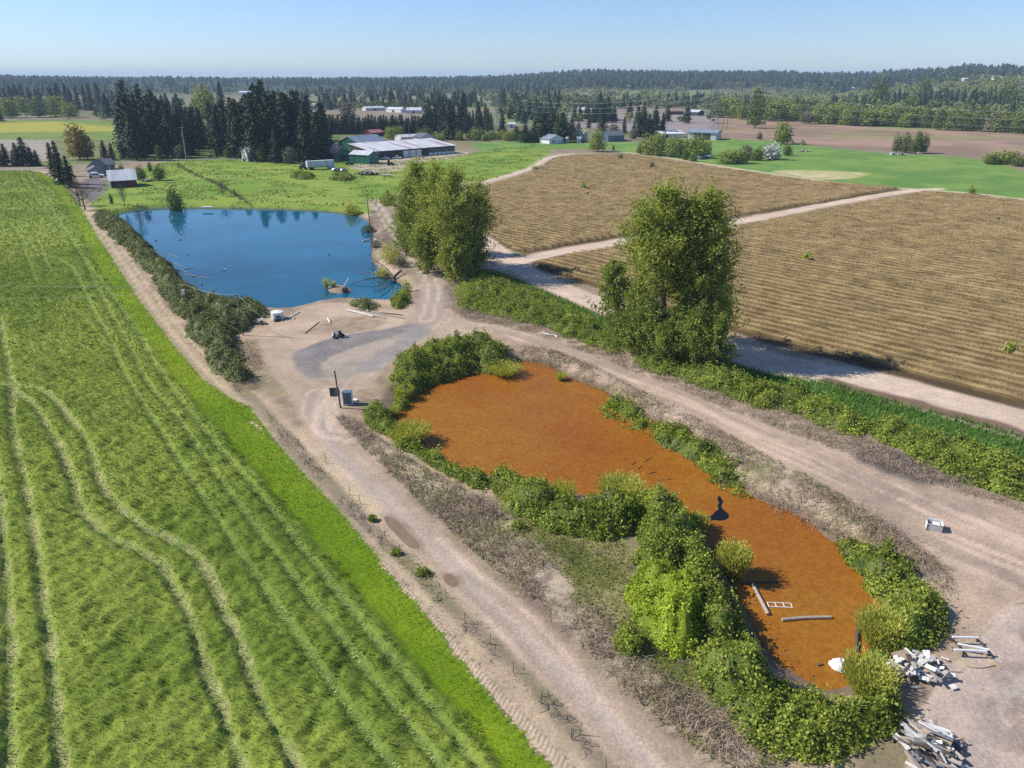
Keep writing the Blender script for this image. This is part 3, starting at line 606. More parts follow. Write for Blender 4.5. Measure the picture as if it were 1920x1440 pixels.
def thicket(name, poly, hgt, mat, label, cat='bramble', group=None, leaf=.3, dens=16, wedge=3.4, seed=0, core=None, kind=None, mound=3.2, fringe=0):
    """a mass of brambles: a bumpy dark mound with leaves all over it"""
    ar_ = area(poly); eamp = min(4.2, .3*math.sqrt(ar_)) if ar_ > 30 else .3; lo = poly.min(0)-1; hi = poly.max(0)+1; st = .5
    gx_ = np.arange(lo[0], hi[0]+st, st); gy_ = np.arange(lo[1], hi[1]+st, st)
    def top(X, Y):
        s = sdist(X, Y, poly)+(fbm(X, Y, 3.2, 3, seed)-.5)*eamp
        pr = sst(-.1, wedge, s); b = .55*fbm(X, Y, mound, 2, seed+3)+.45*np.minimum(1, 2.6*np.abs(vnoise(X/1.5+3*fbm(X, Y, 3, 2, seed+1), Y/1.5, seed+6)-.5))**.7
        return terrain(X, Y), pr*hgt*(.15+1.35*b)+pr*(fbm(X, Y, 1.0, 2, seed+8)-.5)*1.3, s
    X, Y = np.meshgrid(gx_, gy_); g, h, s = top(X.ravel(), Y.ravel())
    Z = (g+np.maximum(h-.3, -.3)); m = s.reshape(X.shape) > -.1
    idx_ = np.arange(X.size).reshape(X.shape); q = np.stack([idx_[:-1, :-1], idx_[:-1, 1:], idx_[1:, 1:], idx_[1:, :-1]], -1)
    keep = m[:-1, :-1] & m[:-1, 1:] & m[1:, 1:] & m[1:, :-1]; q = q[keep]; q = q if len(q) else idx_[:0, :0].reshape(0, 4)
    Vc = np.stack([X.ravel(), Y.ravel(), Z], 1)
    n = int(area(poly)*dens*2.6); leaf *= .82; p = scatter(poly, n); g, h, s = top(p[:, 0], p[:, 1])
    ok = (h > .12) & (rng.random(len(h)) < (1 if ar_ < 30 else .12)+sst(.36, .56, fbm(p[:, 0], p[:, 1], .75, 2, seed+30))); p = p[ok]; h = h[ok]; g = g[ok]
    e = .35; _, hx, _ = top(p[:, 0]+e, p[:, 1]); _, hy, _ = top(p[:, 0], p[:, 1]+e)
    nr = unit(np.stack([-(hx-h)/e, -(hy-h)/e, np.ones(len(h))], 1))
    # steep flanks need more leaves: drop some down the slope
    rep = 1+np.minimum((np.hypot(nr[:, 0], nr[:, 1])/np.maximum(nr[:, 2], .3)*1.0).astype(int), 3); k = np.repeat(np.arange(len(p)), rep)
    p = p[k]+rng.normal(size=(len(k), 2))*.12; zt = g[k]+h[k]*(1-.5*rng.random(len(k))**2.2*(rep[k] > 1))+np.abs(rng.normal(size=len(k)))*.13*(1+2.5*(rng.random(len(k)) > .85))
    c = np.stack([p[:, 0], p[:, 1], zt], 1)
    V, F = leaf_quads(c, nr[k], leaf, .45)
    v = np.clip(.75*rng.random(len(F))+.6*(fbm(p[:, 0], p[:, 1], 3.0, 2, seed+20)-.3), 0, 1)
    u, inv = np.unique(q, return_inverse=True)
    Vc = Vc[u]; q = inv.reshape(-1, 4)
    VV, FF = merge([(Vc, q), (V, F)])
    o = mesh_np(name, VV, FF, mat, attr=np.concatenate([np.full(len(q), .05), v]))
    return tag(o, label, cat, group, kind)

def twig_stuff(name, spec, mat, width=.045, kind='stuff', label=None, cat=None):
    """arching dead canes; spec: list of (poly, per m2, length, height)"""
    parts = []; at = []
    for poly, dens, Lm, hm in spec:
        n = int(area(poly)*dens*1.9); Lm *= .7; p = scatter(poly, n)
        m = fbm(p[:, 0], p[:, 1], 4.0, 3, 91); p = p[m+(rng.random(len(m))-.5)*.22 > .38]; n = len(p)
        if n == 0: continue
        g = terrain(p[:, 0], p[:, 1]); a = rng.random(n)*2*np.pi; L_ = Lm*(.4+rng.random(n)); hh = hm*(.3+rng.random(n))
        d = np.stack([np.cos(a), np.sin(a)], 1); w = np.stack([-d[:, 1], d[:, 0]], 1)*width*(.6+.8*rng.random(n))[:, None]/2
        P3 = []
        bend = rng.normal(size=(n, 2))*.25*L_[:, None]
        for t, hz in ((0, 0), (.35, .85), (.7, 1.0), (1, .35)):
            c = np.concatenate([p+d*(t*L_)[:, None]+bend*(t*t), (g+hz*hh+.02)[:, None]], 1)
            l = c.copy(); l[:, :2] -= w; r = c.copy(); r[:, :2] += w; r[:, 2] += width*.5; P3 += [l, r]
        V = np.stack(P3, 1).reshape(-1, 3); b = np.arange(n)[:, None]*8
        F = np.concatenate([b+np.array([[0, 1, 3, 2]]), b+np.array([[2, 3, 5, 4]]), b+np.array([[4, 5, 7, 6]])])
        parts.append((V, F)); v = rng.random(n); at.append(np.concatenate([v, v, v]))
    V, F = merge(parts)
    o = mesh_np(name, V, F, mat, attr=np.concatenate(at)); return tag(o, label, cat, None, kind)

def bush_mesh(w, d, h, n, leaf, seed, base=.15, clumps=9):
    r = np.random.default_rng(seed)
    cc = r.normal(size=(clumps, 3)); cc = cc/np.linalg.norm(cc, axis=1)[:, None]*(.25+.35*r.random((clumps, 1))); cc[:, 2] = np.abs(cc[:, 2])*.9
    k = r.integers(0, clumps, n); u = r.normal(size=(n, 3)); u /= np.linalg.norm(u, axis=1)[:, None]
    rad = (.42+.16*r.random(clumps))[k][:, None]*(.72+.33*r.random((n, 1)))
    p = cc[k]+u*rad; p[:, 2] = np.abs(p[:, 2]+.1)
    c = p*np.array([w/2, d/2, h*.95])+np.array([0, 0, base*h*.3])
    V, F = leaf_quads(c, u, leaf, .5); v = np.clip(.6*r.random(n)+.6*((k*37 % 11)/11.0)-.1, 0, 1)
    return V, F, v
def crown_mesh(h, rw, n, leaf, seed, start=.3, topf=1.0, nbr=60, rise=.7):
    """branches up a trunk with leaf clumps toward their ends; returns branch lists and leaves"""
    r = np.random.default_rng(seed); br = []; C_ = []; K = []
    for i in range(nbr):
        f = start+(1-start)*((i+.5)/nbr)**.9; a = i*2.4+r.normal()*.4
        prof = math.sin(math.pi*min(1, (f-start)/(1-start)*.82+.22))**.7
        L_ = rw*prof*(.5+.75*r.random()); z0 = h*f*.92
        e = Vector((math.cos(a)*L_, math.sin(a)*L_, z0+1.1*L_*rise*(.6+.6*r.random())))
        if e.z > h: e.z = h*(.96+.04*r.random())
        br.append(((0, 0, z0), (e.x*.55, e.y*.55, z0+(e.z-z0)*.4), tuple(e)))
        m = int(n/nbr*(.5+.9*prof))
        t = .35+.7*r.random(m)**.8; s = .16*rw*(.6+.5*r.random())
        base = np.array([0, 0, z0]); ee = np.array(e)
        pts = base+(ee-base)*t[:, None]; pts[:, 2] += -(1-t)*t*(e.z-z0)*.3
        sub = r.normal(size=(max(3, m//28), 3))*s*1.5; kk = r.integers(0, len(sub), m)
        pts = pts+sub[kk]+r.normal(size=(m, 3))*s*.6; C_.append(pts); K.append(np.full(m, r.random()))
    c = np.vstack(C_); k = np.concatenate(K); c[:, 2] = np.minimum(c[:, 2], h*1.02)
    V, F = leaf_quads(c, unit(c-np.array([0, 0, h*.5])), leaf, .35)
    return br, V, F, np.clip(.65*r.random(len(F))+.5*k-.05, 0, 1)
def conifer_mesh(h, rw, seed, whorls=26, droop=.25, bare=.05, leaf=1.0, per=5):
    r = np.random.default_rng(seed); c = []; nn = []; sz = []
    for i in range(whorls):
        f = bare+(1-bare)*i/whorls; z0 = h*f; L0 = rw*(1-f)**.62*(.8+.35*r.random())+.25
        nb = 9 if f < .7 else 6
        for j in range(nb):
            a = 6.283*(j/nb)+i*.7+r.normal()*.2; L_ = L0*(.65+.5*r.random())
            for t in np.linspace(.25, 1, per):
                q = np.array([math.cos(a)*L_*t, math.sin(a)*L_*t, z0-droop*L_*t*t+r.normal()*.15]); c.append(q+r.normal(size=3)*.12)
                nn.append([math.cos(a)*.5, math.sin(a)*.5, 1]); sz.append(leaf*(.55+.45*(1-t)+.25)*(.35+.65*L0/rw)+.25)
    c = np.array(c); V, F = leaf_quads(c, unit(np.array(nn)), np.array(sz), .55)
    top = np.array([[0, 0, h]]); v = np.clip(r.random(len(F)), 0, 1)
    Vt, Ft = cone_trunk(h, .02*h)
    VV, FF = merge([(V, F), (Vt, Ft)])
    return VV, FF, np.concatenate([v, np.zeros(len(Ft))])
def cone_trunk(h, r0, n=6):
    a = np.arange(n)*2*np.pi/n; b = np.stack([np.cos(a)*r0, np.sin(a)*r0, np.zeros(n)-.4], 1); t = np.stack([np.cos(a)*r0*.1, np.sin(a)*r0*.1, np.full(n, h*.97)], 1)
    i = np.arange(n); j = (i+1) % n
    return np.vstack([b, t]), np.stack([i, j, j+n, i+n], 1)

# ------------------------------------------------------------------ crops, grasses
def densely(poly, dens, ycut):
    p = scatter(poly, int(area(poly)*dens)); return p
def crop_blades():
    parts = []; at = []; pt = []; at2 = []; pm = []; at3 = []
    for (y0, y1, dens, ln, wd) in ((20, 62, 46, .40, .07), (62, 110, 24, .5, .11), (110, 190, 8, .6, .2), (190, 400, 1.0, .8, .5)):
        # a quadrilateral wide enough to hold the field between y0 and y1
        xl = -1.0*(y1+26) if y1 < 120 else -.95*(y1+26); box = np.array([[xl, y0], [16, y0], [16, y1], [xl, y1]])
        n = int(area(box)*dens); p = np.stack([xl+(16-xl)*rng.random(n), y0+(y1-y0)*rng.random(n)], 1)
        p = p[p[:, 0] > -.86*(p[:, 1]+26)]
        s = sdist(p[:, 0], p[:, 1], crop_poly); p = p[s > .1]; s = s[s > .1]
        si = sdist(p[:, 0], p[:, 1], crop_inner)+(fbm(p[:, 0], p[:, 1], 3, 3, 8)-.5)*2
        t1 = track_d(p[:, 0], p[:, 1], tracks)+(fbm(p[:, 0], p[:, 1], 1.2, 3, 12)-.5)*.5+(fbm(p[:, 0], p[:, 1], 4, 2, 45)-.5)*.2+(rng.random(len(p)) < .10)*.5; t2 = track_d(p[:, 0], p[:, 1], tracks2)
        g = terrain(p[:, 0], p[:, 1])
        cl = fbm(p[:, 0], p[:, 1], 1.4, 2, 61)-.5; cl2 = fbm(p[:, 0], p[:, 1], .6, 2, 62)-.5
        tall = (si > 0) & (t1 > .54) & (t2 > .4)
        q = p[tall]; hh = .5*(1+np.clip((cl[tall]*.9+cl2[tall]*.9)*1.15, -.7, .7))
        V, F = blades(q, g[tall]+hh-.12, ln, wd, .8, wind=(.28, -.12)); parts.append((V, F)); at.append(np.clip(.55*rng.random(len(F))+.5*(.5+cl[tall]*2.2), 0, 1))
        tr = (si > 0) & ~tall; q = p[tr]; isl = t1[tr] < .54
        V, F = blades(q, g[tr]+np.where(isl, .06, .22), ln*.6, wd*1.1, .97, wind=(.35, -.2))
        pt.append((V, F)); at2.append(np.clip(rng.random(len(F))*.8+.2*isl-.1*(~isl), 0, 1))
        mg = (si <= 0) & (rng.random(len(p)) < .8); q = p[mg]
        V, F = blades(q, g[mg]+.08, ln*.5, wd*.8, .5); pm.append((V, F)); at3.append(rng.random(len(F)))
    for nme, pr, a, m_ in (('tall_crop', parts, at, CROP), ('flattened_crop', pt, at2, CROP_T), ('short_grass', pm, at3, MARGIN)):
        V, F = merge(pr); o = mesh_np(nme, V, F, m_, attr=np.concatenate(a))
        tag(o, {'tall_crop': 'tall green crop standing over the wide left field', 'flattened_crop': 'pale bent crop lying in the curving wheel tracks', 'short_grass': 'bright short grass along the edge of the left field'}[nme], 'grass', None, 'stuff')
crop_blades()
def grass_stuff(name, poly, dens, ln, wd, mat, label, lean=.5, cut=None, cutv=.0):
    p = densely(poly, dens, 0)
    if cut is not None: p = p[fbm(p[:, 0], p[:, 1], cut, 3, 15) > cutv]
    g = terrain(p[:, 0], p[:, 1]); V, F = blades(p, g-.03, ln, wd, lean)
    v = np.clip(.5*rng.random(len(F))+.6*fbm(p[:, 0], p[:, 1], 2.5, 2, 19), 0, 1)
    return tag(mesh_np(name, V, F, mat, attr=v), label, 'grass', None, 'stuff')
grass_stuff('verge_grass', ditch_grass, 12, .75, .16, GRASS, 'lush green grass between the brambles and the sandy track')
grass_stuff('meadow_grass', meadow, 34, .36, .10, MEADOW, 'olive rough grass between the dirt road and the brambles', .8)
grass_stuff('weed_tufts', scrub_w, 30, .4, .10, MEADOW, 'olive weeds growing among the dead canes left of the brambles', .8, 3.5, .46)
grass_stuff('weed_tufts', scrub_e, 20, .4, .10, MEADOW, 'olive weeds growing on the bank between the orange pond and the east road', .8, 3.5, .52)
grass_stuff('dry_grass', XT([(180, 410), (215, 440), (260, 500), (330, 590), (400, 670), (470, 730), (520, 790), (600, 870), (700, 975), (800, 1080), (900, 1190), (1000, 1300), (1110, 1420), (1090, 1460), (960, 1330), (860, 1220), (760, 1110), (640, 980), (540, 870), (470, 780), (400, 710), (320, 620), (240, 520), (190, 450)]), 5, .3, .09, DRYG, 'dry straw-coloured grass along the edge of the crop field', .9, 4, .5)
pa = scatter(pasture, 26000); g = terrain(pa[:, 0], pa[:, 1]); keep = fbm(pa[:, 0], pa[:, 1], 7, 3, 5) > .5
V, F = blades(pa[keep], g[keep], .45, .7, .9); tag(mesh_np('pasture_grass', V, F, leaf_mat('pasture_tufts', (.13, .2, .035), (.26, .34, .07), .2), attr=rng.random(len(F))), 'tufted green grass of the pasture behind the blue pond', 'grass', None, 'stuff')

twig_stuff('dead_canes', [(scrub_w, 16, 1.0, .4), (scrub_e, 13, .9, .32), (scrub_d, 18, .8, .32), (XT([(700, 385), (730, 440), (760, 480), (775, 520), (740, 515), (715, 470), (690, 420)]), 5, 1.3, .6), (XT([(840, 500), (860, 540), (900, 580), (850, 600), (845, 560), (830, 530)]), 5, 1.3, .6),
  (XT([(880, 930), (930, 940), (960, 990), (930, 1000), (880, 975)]), 12, 1.8, .9), (XT([(1230, 1290), (1330, 1320), (1400, 1390), (1330, 1420), (1260, 1350)]), 16, 2.0, .9), (XT([(1560, 930), (1680, 990), (1760, 1060), (1720, 1060), (1600, 985)]), 14, 1.8, .7),
  (XT([(440, 640), (480, 640), (500, 700), (480, 730), (430, 740), (450, 690)]), 9, 1.3, .6)], TWIG, .024, label='grey brown tangles of dead canes along the dirt roads', cat='brush')
twig_stuff('dark_weeds', [(XT([(490, 760), (560, 830), (640, 915), (700, 985), (790, 1062), (870, 1140), (960, 1225), (1050, 1320), (1130, 1410), (1130, 1440), (1100, 1420), (1020, 1330), (930, 1235), (850, 1160), (770, 1082), (690, 1000), (620, 925), (540, 845)]), 3.5, .8, .35), (meadow, .9, .9, .4), (scrub_w, 1.5, 1, .5), (scrub_e, 1.5, 1, .5), (burn, 2, .8, .25)], TWIG_D, .04, label='dark weedy sprigs scattered by the dirt road and fence', cat='weeds')

# ------------------------------------------------------------------ berry rows, one object each
a0 = np.array(P(1440, 620)); a1 = np.array(P(1915, 765)); a0 = np.array(P(1351, 619, .5)); a1 = np.array(P(1914, 766, .5)); rd = a1-a0; rd /= np.linalg.norm(rd); rn = np.array((-rd[1], rd[0]))
def clip_row(poly, off):
    o = rn*off; ts = []
    for i in range(len(poly)):
        p, q = poly[i], poly[(i+1) % len(poly)]; dp = np.dot(p-o, rn); dq = np.dot(q-o, rn)
        if (dp > 0) != (dq > 0): t = dp/(dp-dq); ts.append(np.dot(p+(q-p)*t-o, rd))
    ts.sort(); return list(zip(ts[::2], ts[1::2]))
ROWSP = 2.75
def rows(poly, label, group):
    offs = poly @ rn; k0 = math.ceil(offs.min()/ROWSP); k1 = math.floor(offs.max()/ROWSP)
    for k in range(k0, k1+1):
        for t0, t1 in clip_row(poly, k*ROWSP+(rng.random()-.5)*.15):
            parts = []; at = []
            o = rn*(k*ROWSP); 
            if t1-t0 < 3: continue
            st = .8; m = max(int((t1-t0)/st), 2); t = np.linspace(t0+rng.random(), t1-rng.random()*1.5, m)
            c = o+rd*t[:, None]
            vis = (np.abs(c[:, 0]) < .95*(c[:, 1]+26))
            c = c[vis]; m = len(c)
            if m < 3: continue
            wob = (fbm(c[:, 0], c[:, 1], 3, 2, 70)-.5)[:, None]*.5*rn
            c = c+wob; hgt = .9+.4*(fbm(c[:, 0], c[:, 1], 2.0, 2, 71)-.5)+.5*(fbm(c[:, 0], c[:, 1], 12, 2, 72)-.5)
            hgt[0] = hgt[-1] = .05; g = terrain(c[:, 0], c[:, 1]); prof = [(-.6, .0), (-.52, .62), (0, 1), (.52, .62), (.6, 0)]
            V = np.stack([np.concatenate([c+rn*pw*(.85+.3*rng.random((m, 1))), (g+hgt*ph)[:, None]], 1) for pw, ph in prof], 1).reshape(-1, 3)
            i = np.arange(m-1)[:, None]*5; F = np.concatenate([i+np.array([[j, j+1, j+6, j+5]]) for j in range(4)])
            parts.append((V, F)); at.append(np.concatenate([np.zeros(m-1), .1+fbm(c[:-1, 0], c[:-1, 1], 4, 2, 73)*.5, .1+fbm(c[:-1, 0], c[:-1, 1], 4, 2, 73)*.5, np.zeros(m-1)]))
            dist = float(np.hypot(*c.mean(0)))
            dn_ = 24 if dist < 170 else 12
            nb = int((t1-t0)*dn_); kk = rng.integers(0, m, nb); f = hgt[kk]; oo = np.clip(rng.normal(size=nb)*.27, -.45, .45); q = c[kk]+rd*((rng.random(nb)-.5)*st)[:, None]+rn*oo[:, None]
            V, F = blades(q, g[kk]+f*(1-.9*(oo/.66)**2)-.08, .34, .11 if dist < 170 else .22, .9); parts.append((V, F)); at.append(np.clip(rng.random(nb)*.9+.1+.8*(fbm(q[:, 0], q[:, 1], 30, 3, 75)-.5), 0, 1))
            if not parts: continue
            Fs3 = [(V, F) for V, F in parts]; VV = []; Q = []; T = []; aq = []; at_ = []; off = 0
            for (V, F), a in zip(parts, at):
                (Q if F.shape[1] == 4 else T).append(F+off); (aq if F.shape[1] == 4 else at_).append(a); VV.append(V); off += len(V)
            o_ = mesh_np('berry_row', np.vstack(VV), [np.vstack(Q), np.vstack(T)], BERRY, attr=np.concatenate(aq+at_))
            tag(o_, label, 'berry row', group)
rows(berry_a, 'long row of low brown berry bushes beyond the pale cross track', 'berry rows beyond the cross track')
rows(berry_b, 'long row of low brown berry bushes between the cross track and the ditch', 'berry rows nearer than the cross track')

# ------------------------------------------------------------------ bramble masses
def TP(L, z=1.0): return smooth_poly(PP(L, z), 1)
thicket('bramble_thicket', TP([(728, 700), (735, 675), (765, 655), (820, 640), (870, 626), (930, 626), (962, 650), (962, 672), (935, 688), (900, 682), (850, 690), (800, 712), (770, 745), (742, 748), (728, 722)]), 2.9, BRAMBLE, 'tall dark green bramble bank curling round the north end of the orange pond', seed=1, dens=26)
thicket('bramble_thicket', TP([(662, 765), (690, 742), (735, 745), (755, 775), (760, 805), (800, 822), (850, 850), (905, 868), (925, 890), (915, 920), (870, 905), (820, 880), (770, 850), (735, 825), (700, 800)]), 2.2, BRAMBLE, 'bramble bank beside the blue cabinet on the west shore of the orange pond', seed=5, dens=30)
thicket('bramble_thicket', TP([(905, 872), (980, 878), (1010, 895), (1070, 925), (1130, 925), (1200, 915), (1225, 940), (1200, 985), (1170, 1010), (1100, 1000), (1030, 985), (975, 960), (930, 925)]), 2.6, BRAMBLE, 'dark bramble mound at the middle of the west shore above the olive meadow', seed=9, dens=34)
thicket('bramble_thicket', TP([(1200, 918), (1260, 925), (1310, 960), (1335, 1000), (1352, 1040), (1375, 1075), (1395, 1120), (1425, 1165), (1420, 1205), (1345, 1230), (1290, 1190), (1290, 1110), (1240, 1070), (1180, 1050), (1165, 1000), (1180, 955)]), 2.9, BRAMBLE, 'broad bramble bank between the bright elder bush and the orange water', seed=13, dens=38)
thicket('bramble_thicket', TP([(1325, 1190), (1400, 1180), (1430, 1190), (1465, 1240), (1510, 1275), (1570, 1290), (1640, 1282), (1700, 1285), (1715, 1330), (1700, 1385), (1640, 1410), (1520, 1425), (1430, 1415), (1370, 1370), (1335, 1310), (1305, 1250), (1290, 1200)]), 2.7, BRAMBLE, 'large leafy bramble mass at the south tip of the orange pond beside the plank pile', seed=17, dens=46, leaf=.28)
thicket('elder_bush', TP([(1160, 1095), (1195, 1050), (1265, 1040), (1335, 1070), (1350, 1120), (1335, 1165), (1330, 1195), (1275, 1210), (1230, 1175), (1175, 1145)], 2), 3.4, BRIGHT, 'bright yellow-green leafy bush on the meadow side of the brambles', 'bush', seed=21, dens=46, leaf=.26)
thicket('bramble_thicket', TP([(1195, 778), (1235, 758), (1290, 785), (1340, 815), (1405, 858), (1428, 900), (1390, 912), (1335, 885), (1290, 850), (1245, 822), (1205, 800)]), 2.1, BRAMBLE, 'narrow low bramble strip along the east shore of the orange pond', seed=25, dens=24)
thicket('bramble_thicket', TP([(1110, 722), (1165, 725), (1225, 762), (1245, 795), (1205, 802), (1155, 775), (1115, 748)]), 1.4, BRAMBLE, 'low green bramble strip at the top of the east shore', seed=26, dens=26, wedge=1.4)
thicket('bramble_thicket', TP([(1420, 920), (1470, 930), (1490, 950), (1460, 955), (1430, 940)]), 1.1, BRAMBLE_D, 'small dull bramble clump at the bend of the east shore', seed=27, dens=24)
thicket('bramble_thicket', TP([(1545, 985), (1590, 975), (1640, 1005), (1700, 1035), (1750, 1070), (1790, 1125), (1802, 1170), (1770, 1195), (1700, 1225), (1655, 1235), (1635, 1200), (1665, 1160), (1672, 1120), (1630, 1080), (1595, 1045), (1560, 1010)]), 2.6, BRAMBLE, 'bramble bank on the east shore above the white debris pile', seed=29, dens=40)
thicket('bramble_thicket', TP([(1180, 645), (1250, 675), (1350, 690), (1440, 712), (1530, 730), (1610, 762), (1650, 798), (1600, 812), (1500, 775), (1400, 748), (1300, 715), (1220, 690), (1170, 665)]), 2.0, BRAMBLE, 'bramble hedge at the foot of the tall cottonwoods beside the east dirt road', seed=33, dens=24)
thicket('bramble_thicket', TP([(1610, 775), (1700, 785), (1800, 818), (1920, 858), (2150, 940), (2150, 1010), (1920, 925), (1850, 905), (1760, 870), (1690, 840), (1620, 812)]), 2.0, BRAMBLE, 'long bramble hedge beside the burnt patch on the east dirt road', seed=37, dens=30)
thicket('bramble_thicket', TP([(842, 535), (890, 508), (960, 520), (1050, 562), (1130, 600), (1190, 645), (1160, 662), (1070, 628), (970, 595), (880, 578), (845, 565)]), 1.6, BRAMBLE, 'low bramble mat between the two groups of cottonwoods', seed=41, dens=18)
thicket('bramble_thicket', TP([(165, 395), (210, 398), (235, 405), (262, 425), (280, 448), (300, 470), (330, 495), (310, 520), (270, 505), (225, 455), (180, 420)]), 2.2, BRAMBLE_D, 'dull olive hedge at the far west corner of the blue pond', seed=45, dens=10, leaf=.5)
thicket('bramble_thicket', TP([(300, 480), (335, 500), (348, 525), (395, 548), (440, 560), (500, 565), (512, 582), (480, 598), (455, 612), (452, 650), (475, 690), (470, 715), (430, 715), (385, 670), (340, 605), (300, 550), (280, 515)]), 2.2, BRAMBLE_D, 'broad dull green bramble hedge around the two utility poles', seed=49, dens=15, leaf=.38)
thicket('bramble_thicket', TP([(650, 565), (670, 552), (700, 552), (722, 565), (700, 577), (665, 578)]), 1.5, BRAMBLE_D, 'small dark bramble clump on the south shore of the blue pond', seed=53, dens=20)
thicket('bramble_thicket', TP([(725, 560), (745, 535), (770, 530), (776, 555), (755, 575), (732, 575)]), 2.2, BRAMBLE, 'green bramble clump at the east corner of the blue pond', seed=57, dens=22)
thicket('bramble_thicket', TP([(705, 372), (720, 360), (742, 362), (745, 378), (720, 385)]), 1.8, BRAMBLE, 'dark green bush beside the grassy track north of the blue pond', seed=59, dens=8, leaf=.5)
thicket('bramble_clump', TP([(1150, 1185), (1185, 1175), (1210, 1195), (1205, 1225), (1175, 1228), (1150, 1210)], .5), 1.2, BRAMBLE, 'isolated green bramble clump in the olive meadow', seed=61, dens=90, leaf=.2, wedge=.8)
late_clumps = ((698, 975, 1.3, .8, 'tiny green weed clump left of the long puddle'), (792, 1078, 1.9, .8, 'small green weed clump by the fence above the round puddle'), (972, 992, 2.2, 1.0, 'small green clump at the upper corner of the olive meadow'), (742, 1040, 1.2, .6, 'tiny weed clump below the long puddle'))

# ------------------------------------------------------------------ willow shrubs and little bushes
def willow(px, py, w, h, label, mat=WILLOW, z=0.0, n=1500):
    n = int(n*2.6); x0, y0 = P(px, py, z); g = zat(x0, y0); g = max(g, ZW)
    root = empty('willow_shrub', (x0, y0, g), 0, label, 'shrub')
    a = rng.random(n)*2*np.pi; t = rng.random(n)**.6; rr = w/2*.45*rng.random(n)
    b = np.stack([np.cos(a)*rr, np.sin(a)*rr, np.zeros(n)], 1); out = np.stack([np.cos(a), np.sin(a)], 1)*(w/2*.75*rng.random(n)**.6)[:, None]
    Ls = h*(.55+.5*rng.random(n)); q = b.copy(); q[:, :2] += out*t[:, None]**1.3; q[:, 2] = Ls*t
    nr = unit(np.concatenate([out*.3, np.ones((n, 1))], 1)); side = unit(np.cross(nr, rng.normal(size=(n, 3))))
    l = .34; V = np.stack([q-side*.02-nr*l*.5, q+side*.05, q+nr*l*.6, q-side*.05], 1).reshape(-1, 3)
    mesh_np('foliage', V, np.arange(4*n).reshape(n, 4), mat, root, attr=rng.random(n))
    s = MB()
    for k in range(14):
        aa = rng.random()*6.28; rr_ = w*.15*rng.random(); s.tube([(math.cos(aa)*rr_*.3, math.sin(aa)*rr_*.3, -.5), (math.cos(aa)*(rr_+w*.2), math.sin(aa)*(rr_+w*.2), h*.75)], [.04, .012], 4, False)
    s.build('stem', BARK, root)
    return root
willow(770, 815, 5.5, 2.2, 'wide yellow-green willow shrub leaning over the west edge of the orange pond', n=2600)
willow(945, 690, 6, 1.8, 'yellow-green willow shrub at the north end of the orange pond', n=1500)
willow(1052, 712, 2.0, 1.0, 'small yellow tuft of willow standing in the orange water near its north shore', z=ZW, n=400)
willow(758, 735, 3, 2.0, 'lime green willow shrub below the northern bramble bank', n=800)
willow(737, 765, 2, 1.2, 'small lime willow tuft beside the orange pond corner', n=400)
willow(1165, 925, 5.6, 2.6, 'pale yellow willow shrub rising behind the brambles in mid pond shore', n=3000)
willow(1375, 1062, 3.4, 3.2, 'golden willow shrub casting its shadow on the orange water', n=2600)
willow(1308, 975, 2.6, 1.6, 'low golden willow tuft next to the dark open water', n=800)
willow(1055, 925, 3.5, 1.3, 'thin golden willow tuft by the brambles of the west shore', n=500)
willow(1648, 1190, 4.0, 3.0, 'olive gold willow shrub in front of the east bramble bank', n=2800)
willow(1625, 1285, 4.2, 2.6, 'golden willow shrub between the white float and the white debris pile', n=2800)
willow(1260, 815, 2.0, 1.4, 'light green willow tuft on the east shore of the orange pond', BRIGHT, n=500)
willow(1155, 750, 2.4, 1.0, 'small green sedge tuft on the upper east shore of the orange pond', BRIGHT, n=400)

def bush(px, py, w, h, label, mat, n=500, leaf=.5, name='bush', cat='bush', group=None, z=0.0, stem=False):
    x0, y0 = P(px, py, z); V, F, v = bush_mesh(w, w*.9, h, n, leaf, int(px*7+py))
    o = mesh_np(name, V, F, mat, attr=v); o.location = (x0, y0, max(zat(x0, y0), ZW)); return tag(o, label, cat, group)
bush(1490, 745, 3.2, 3.4, 'light green sapling bush among the ditch brambles', COTTON_Y, 900, .3)
bush(882, 530, 2.2, 5.0, 'pale columnar sapling in front of the left cottonwoods', COTTON_Y, 900, .3)
bush(925, 545, 3.5, 3.2, 'round green bush beside the pale sapling', BRAMBLE, 700, .35)
bush(662, 397, 7, 4.5, 'yellow willow bush overhanging the far east corner of the blue pond', WILLOW, 1300, .4)
bush(737, 492, 7, 5.5, 'yellow-green willow crown above the fallen branches', WILLOW, 1100, .35)
bush(706, 462, 4, 2.4, 'grey green brush behind the white fallen trunks', DECID_G, 600, .3)
bush(716, 512, 4.5, 2.6, 'yellowish brush on the east bank above the fallen willow', WILLOW, 700, .3)
bush(752, 500, 4.5, 2.6, 'grey bare brush between the fallen willow and the grassy track', DECID_G, 800, .3)
bush(690, 428, 5, 2.6, 'dull green brush on the upper east bank of the blue pond', DECID, 600, .4)
bush(763, 545, 2.6, 3.2, 'bright yellow willow shoot above the eastern pond brambles', WILLOW, 500, .3)
for px, py, w, h, lab in late_clumps: bush(px, py, w, h, lab, BRAMBLE, 420, .2)
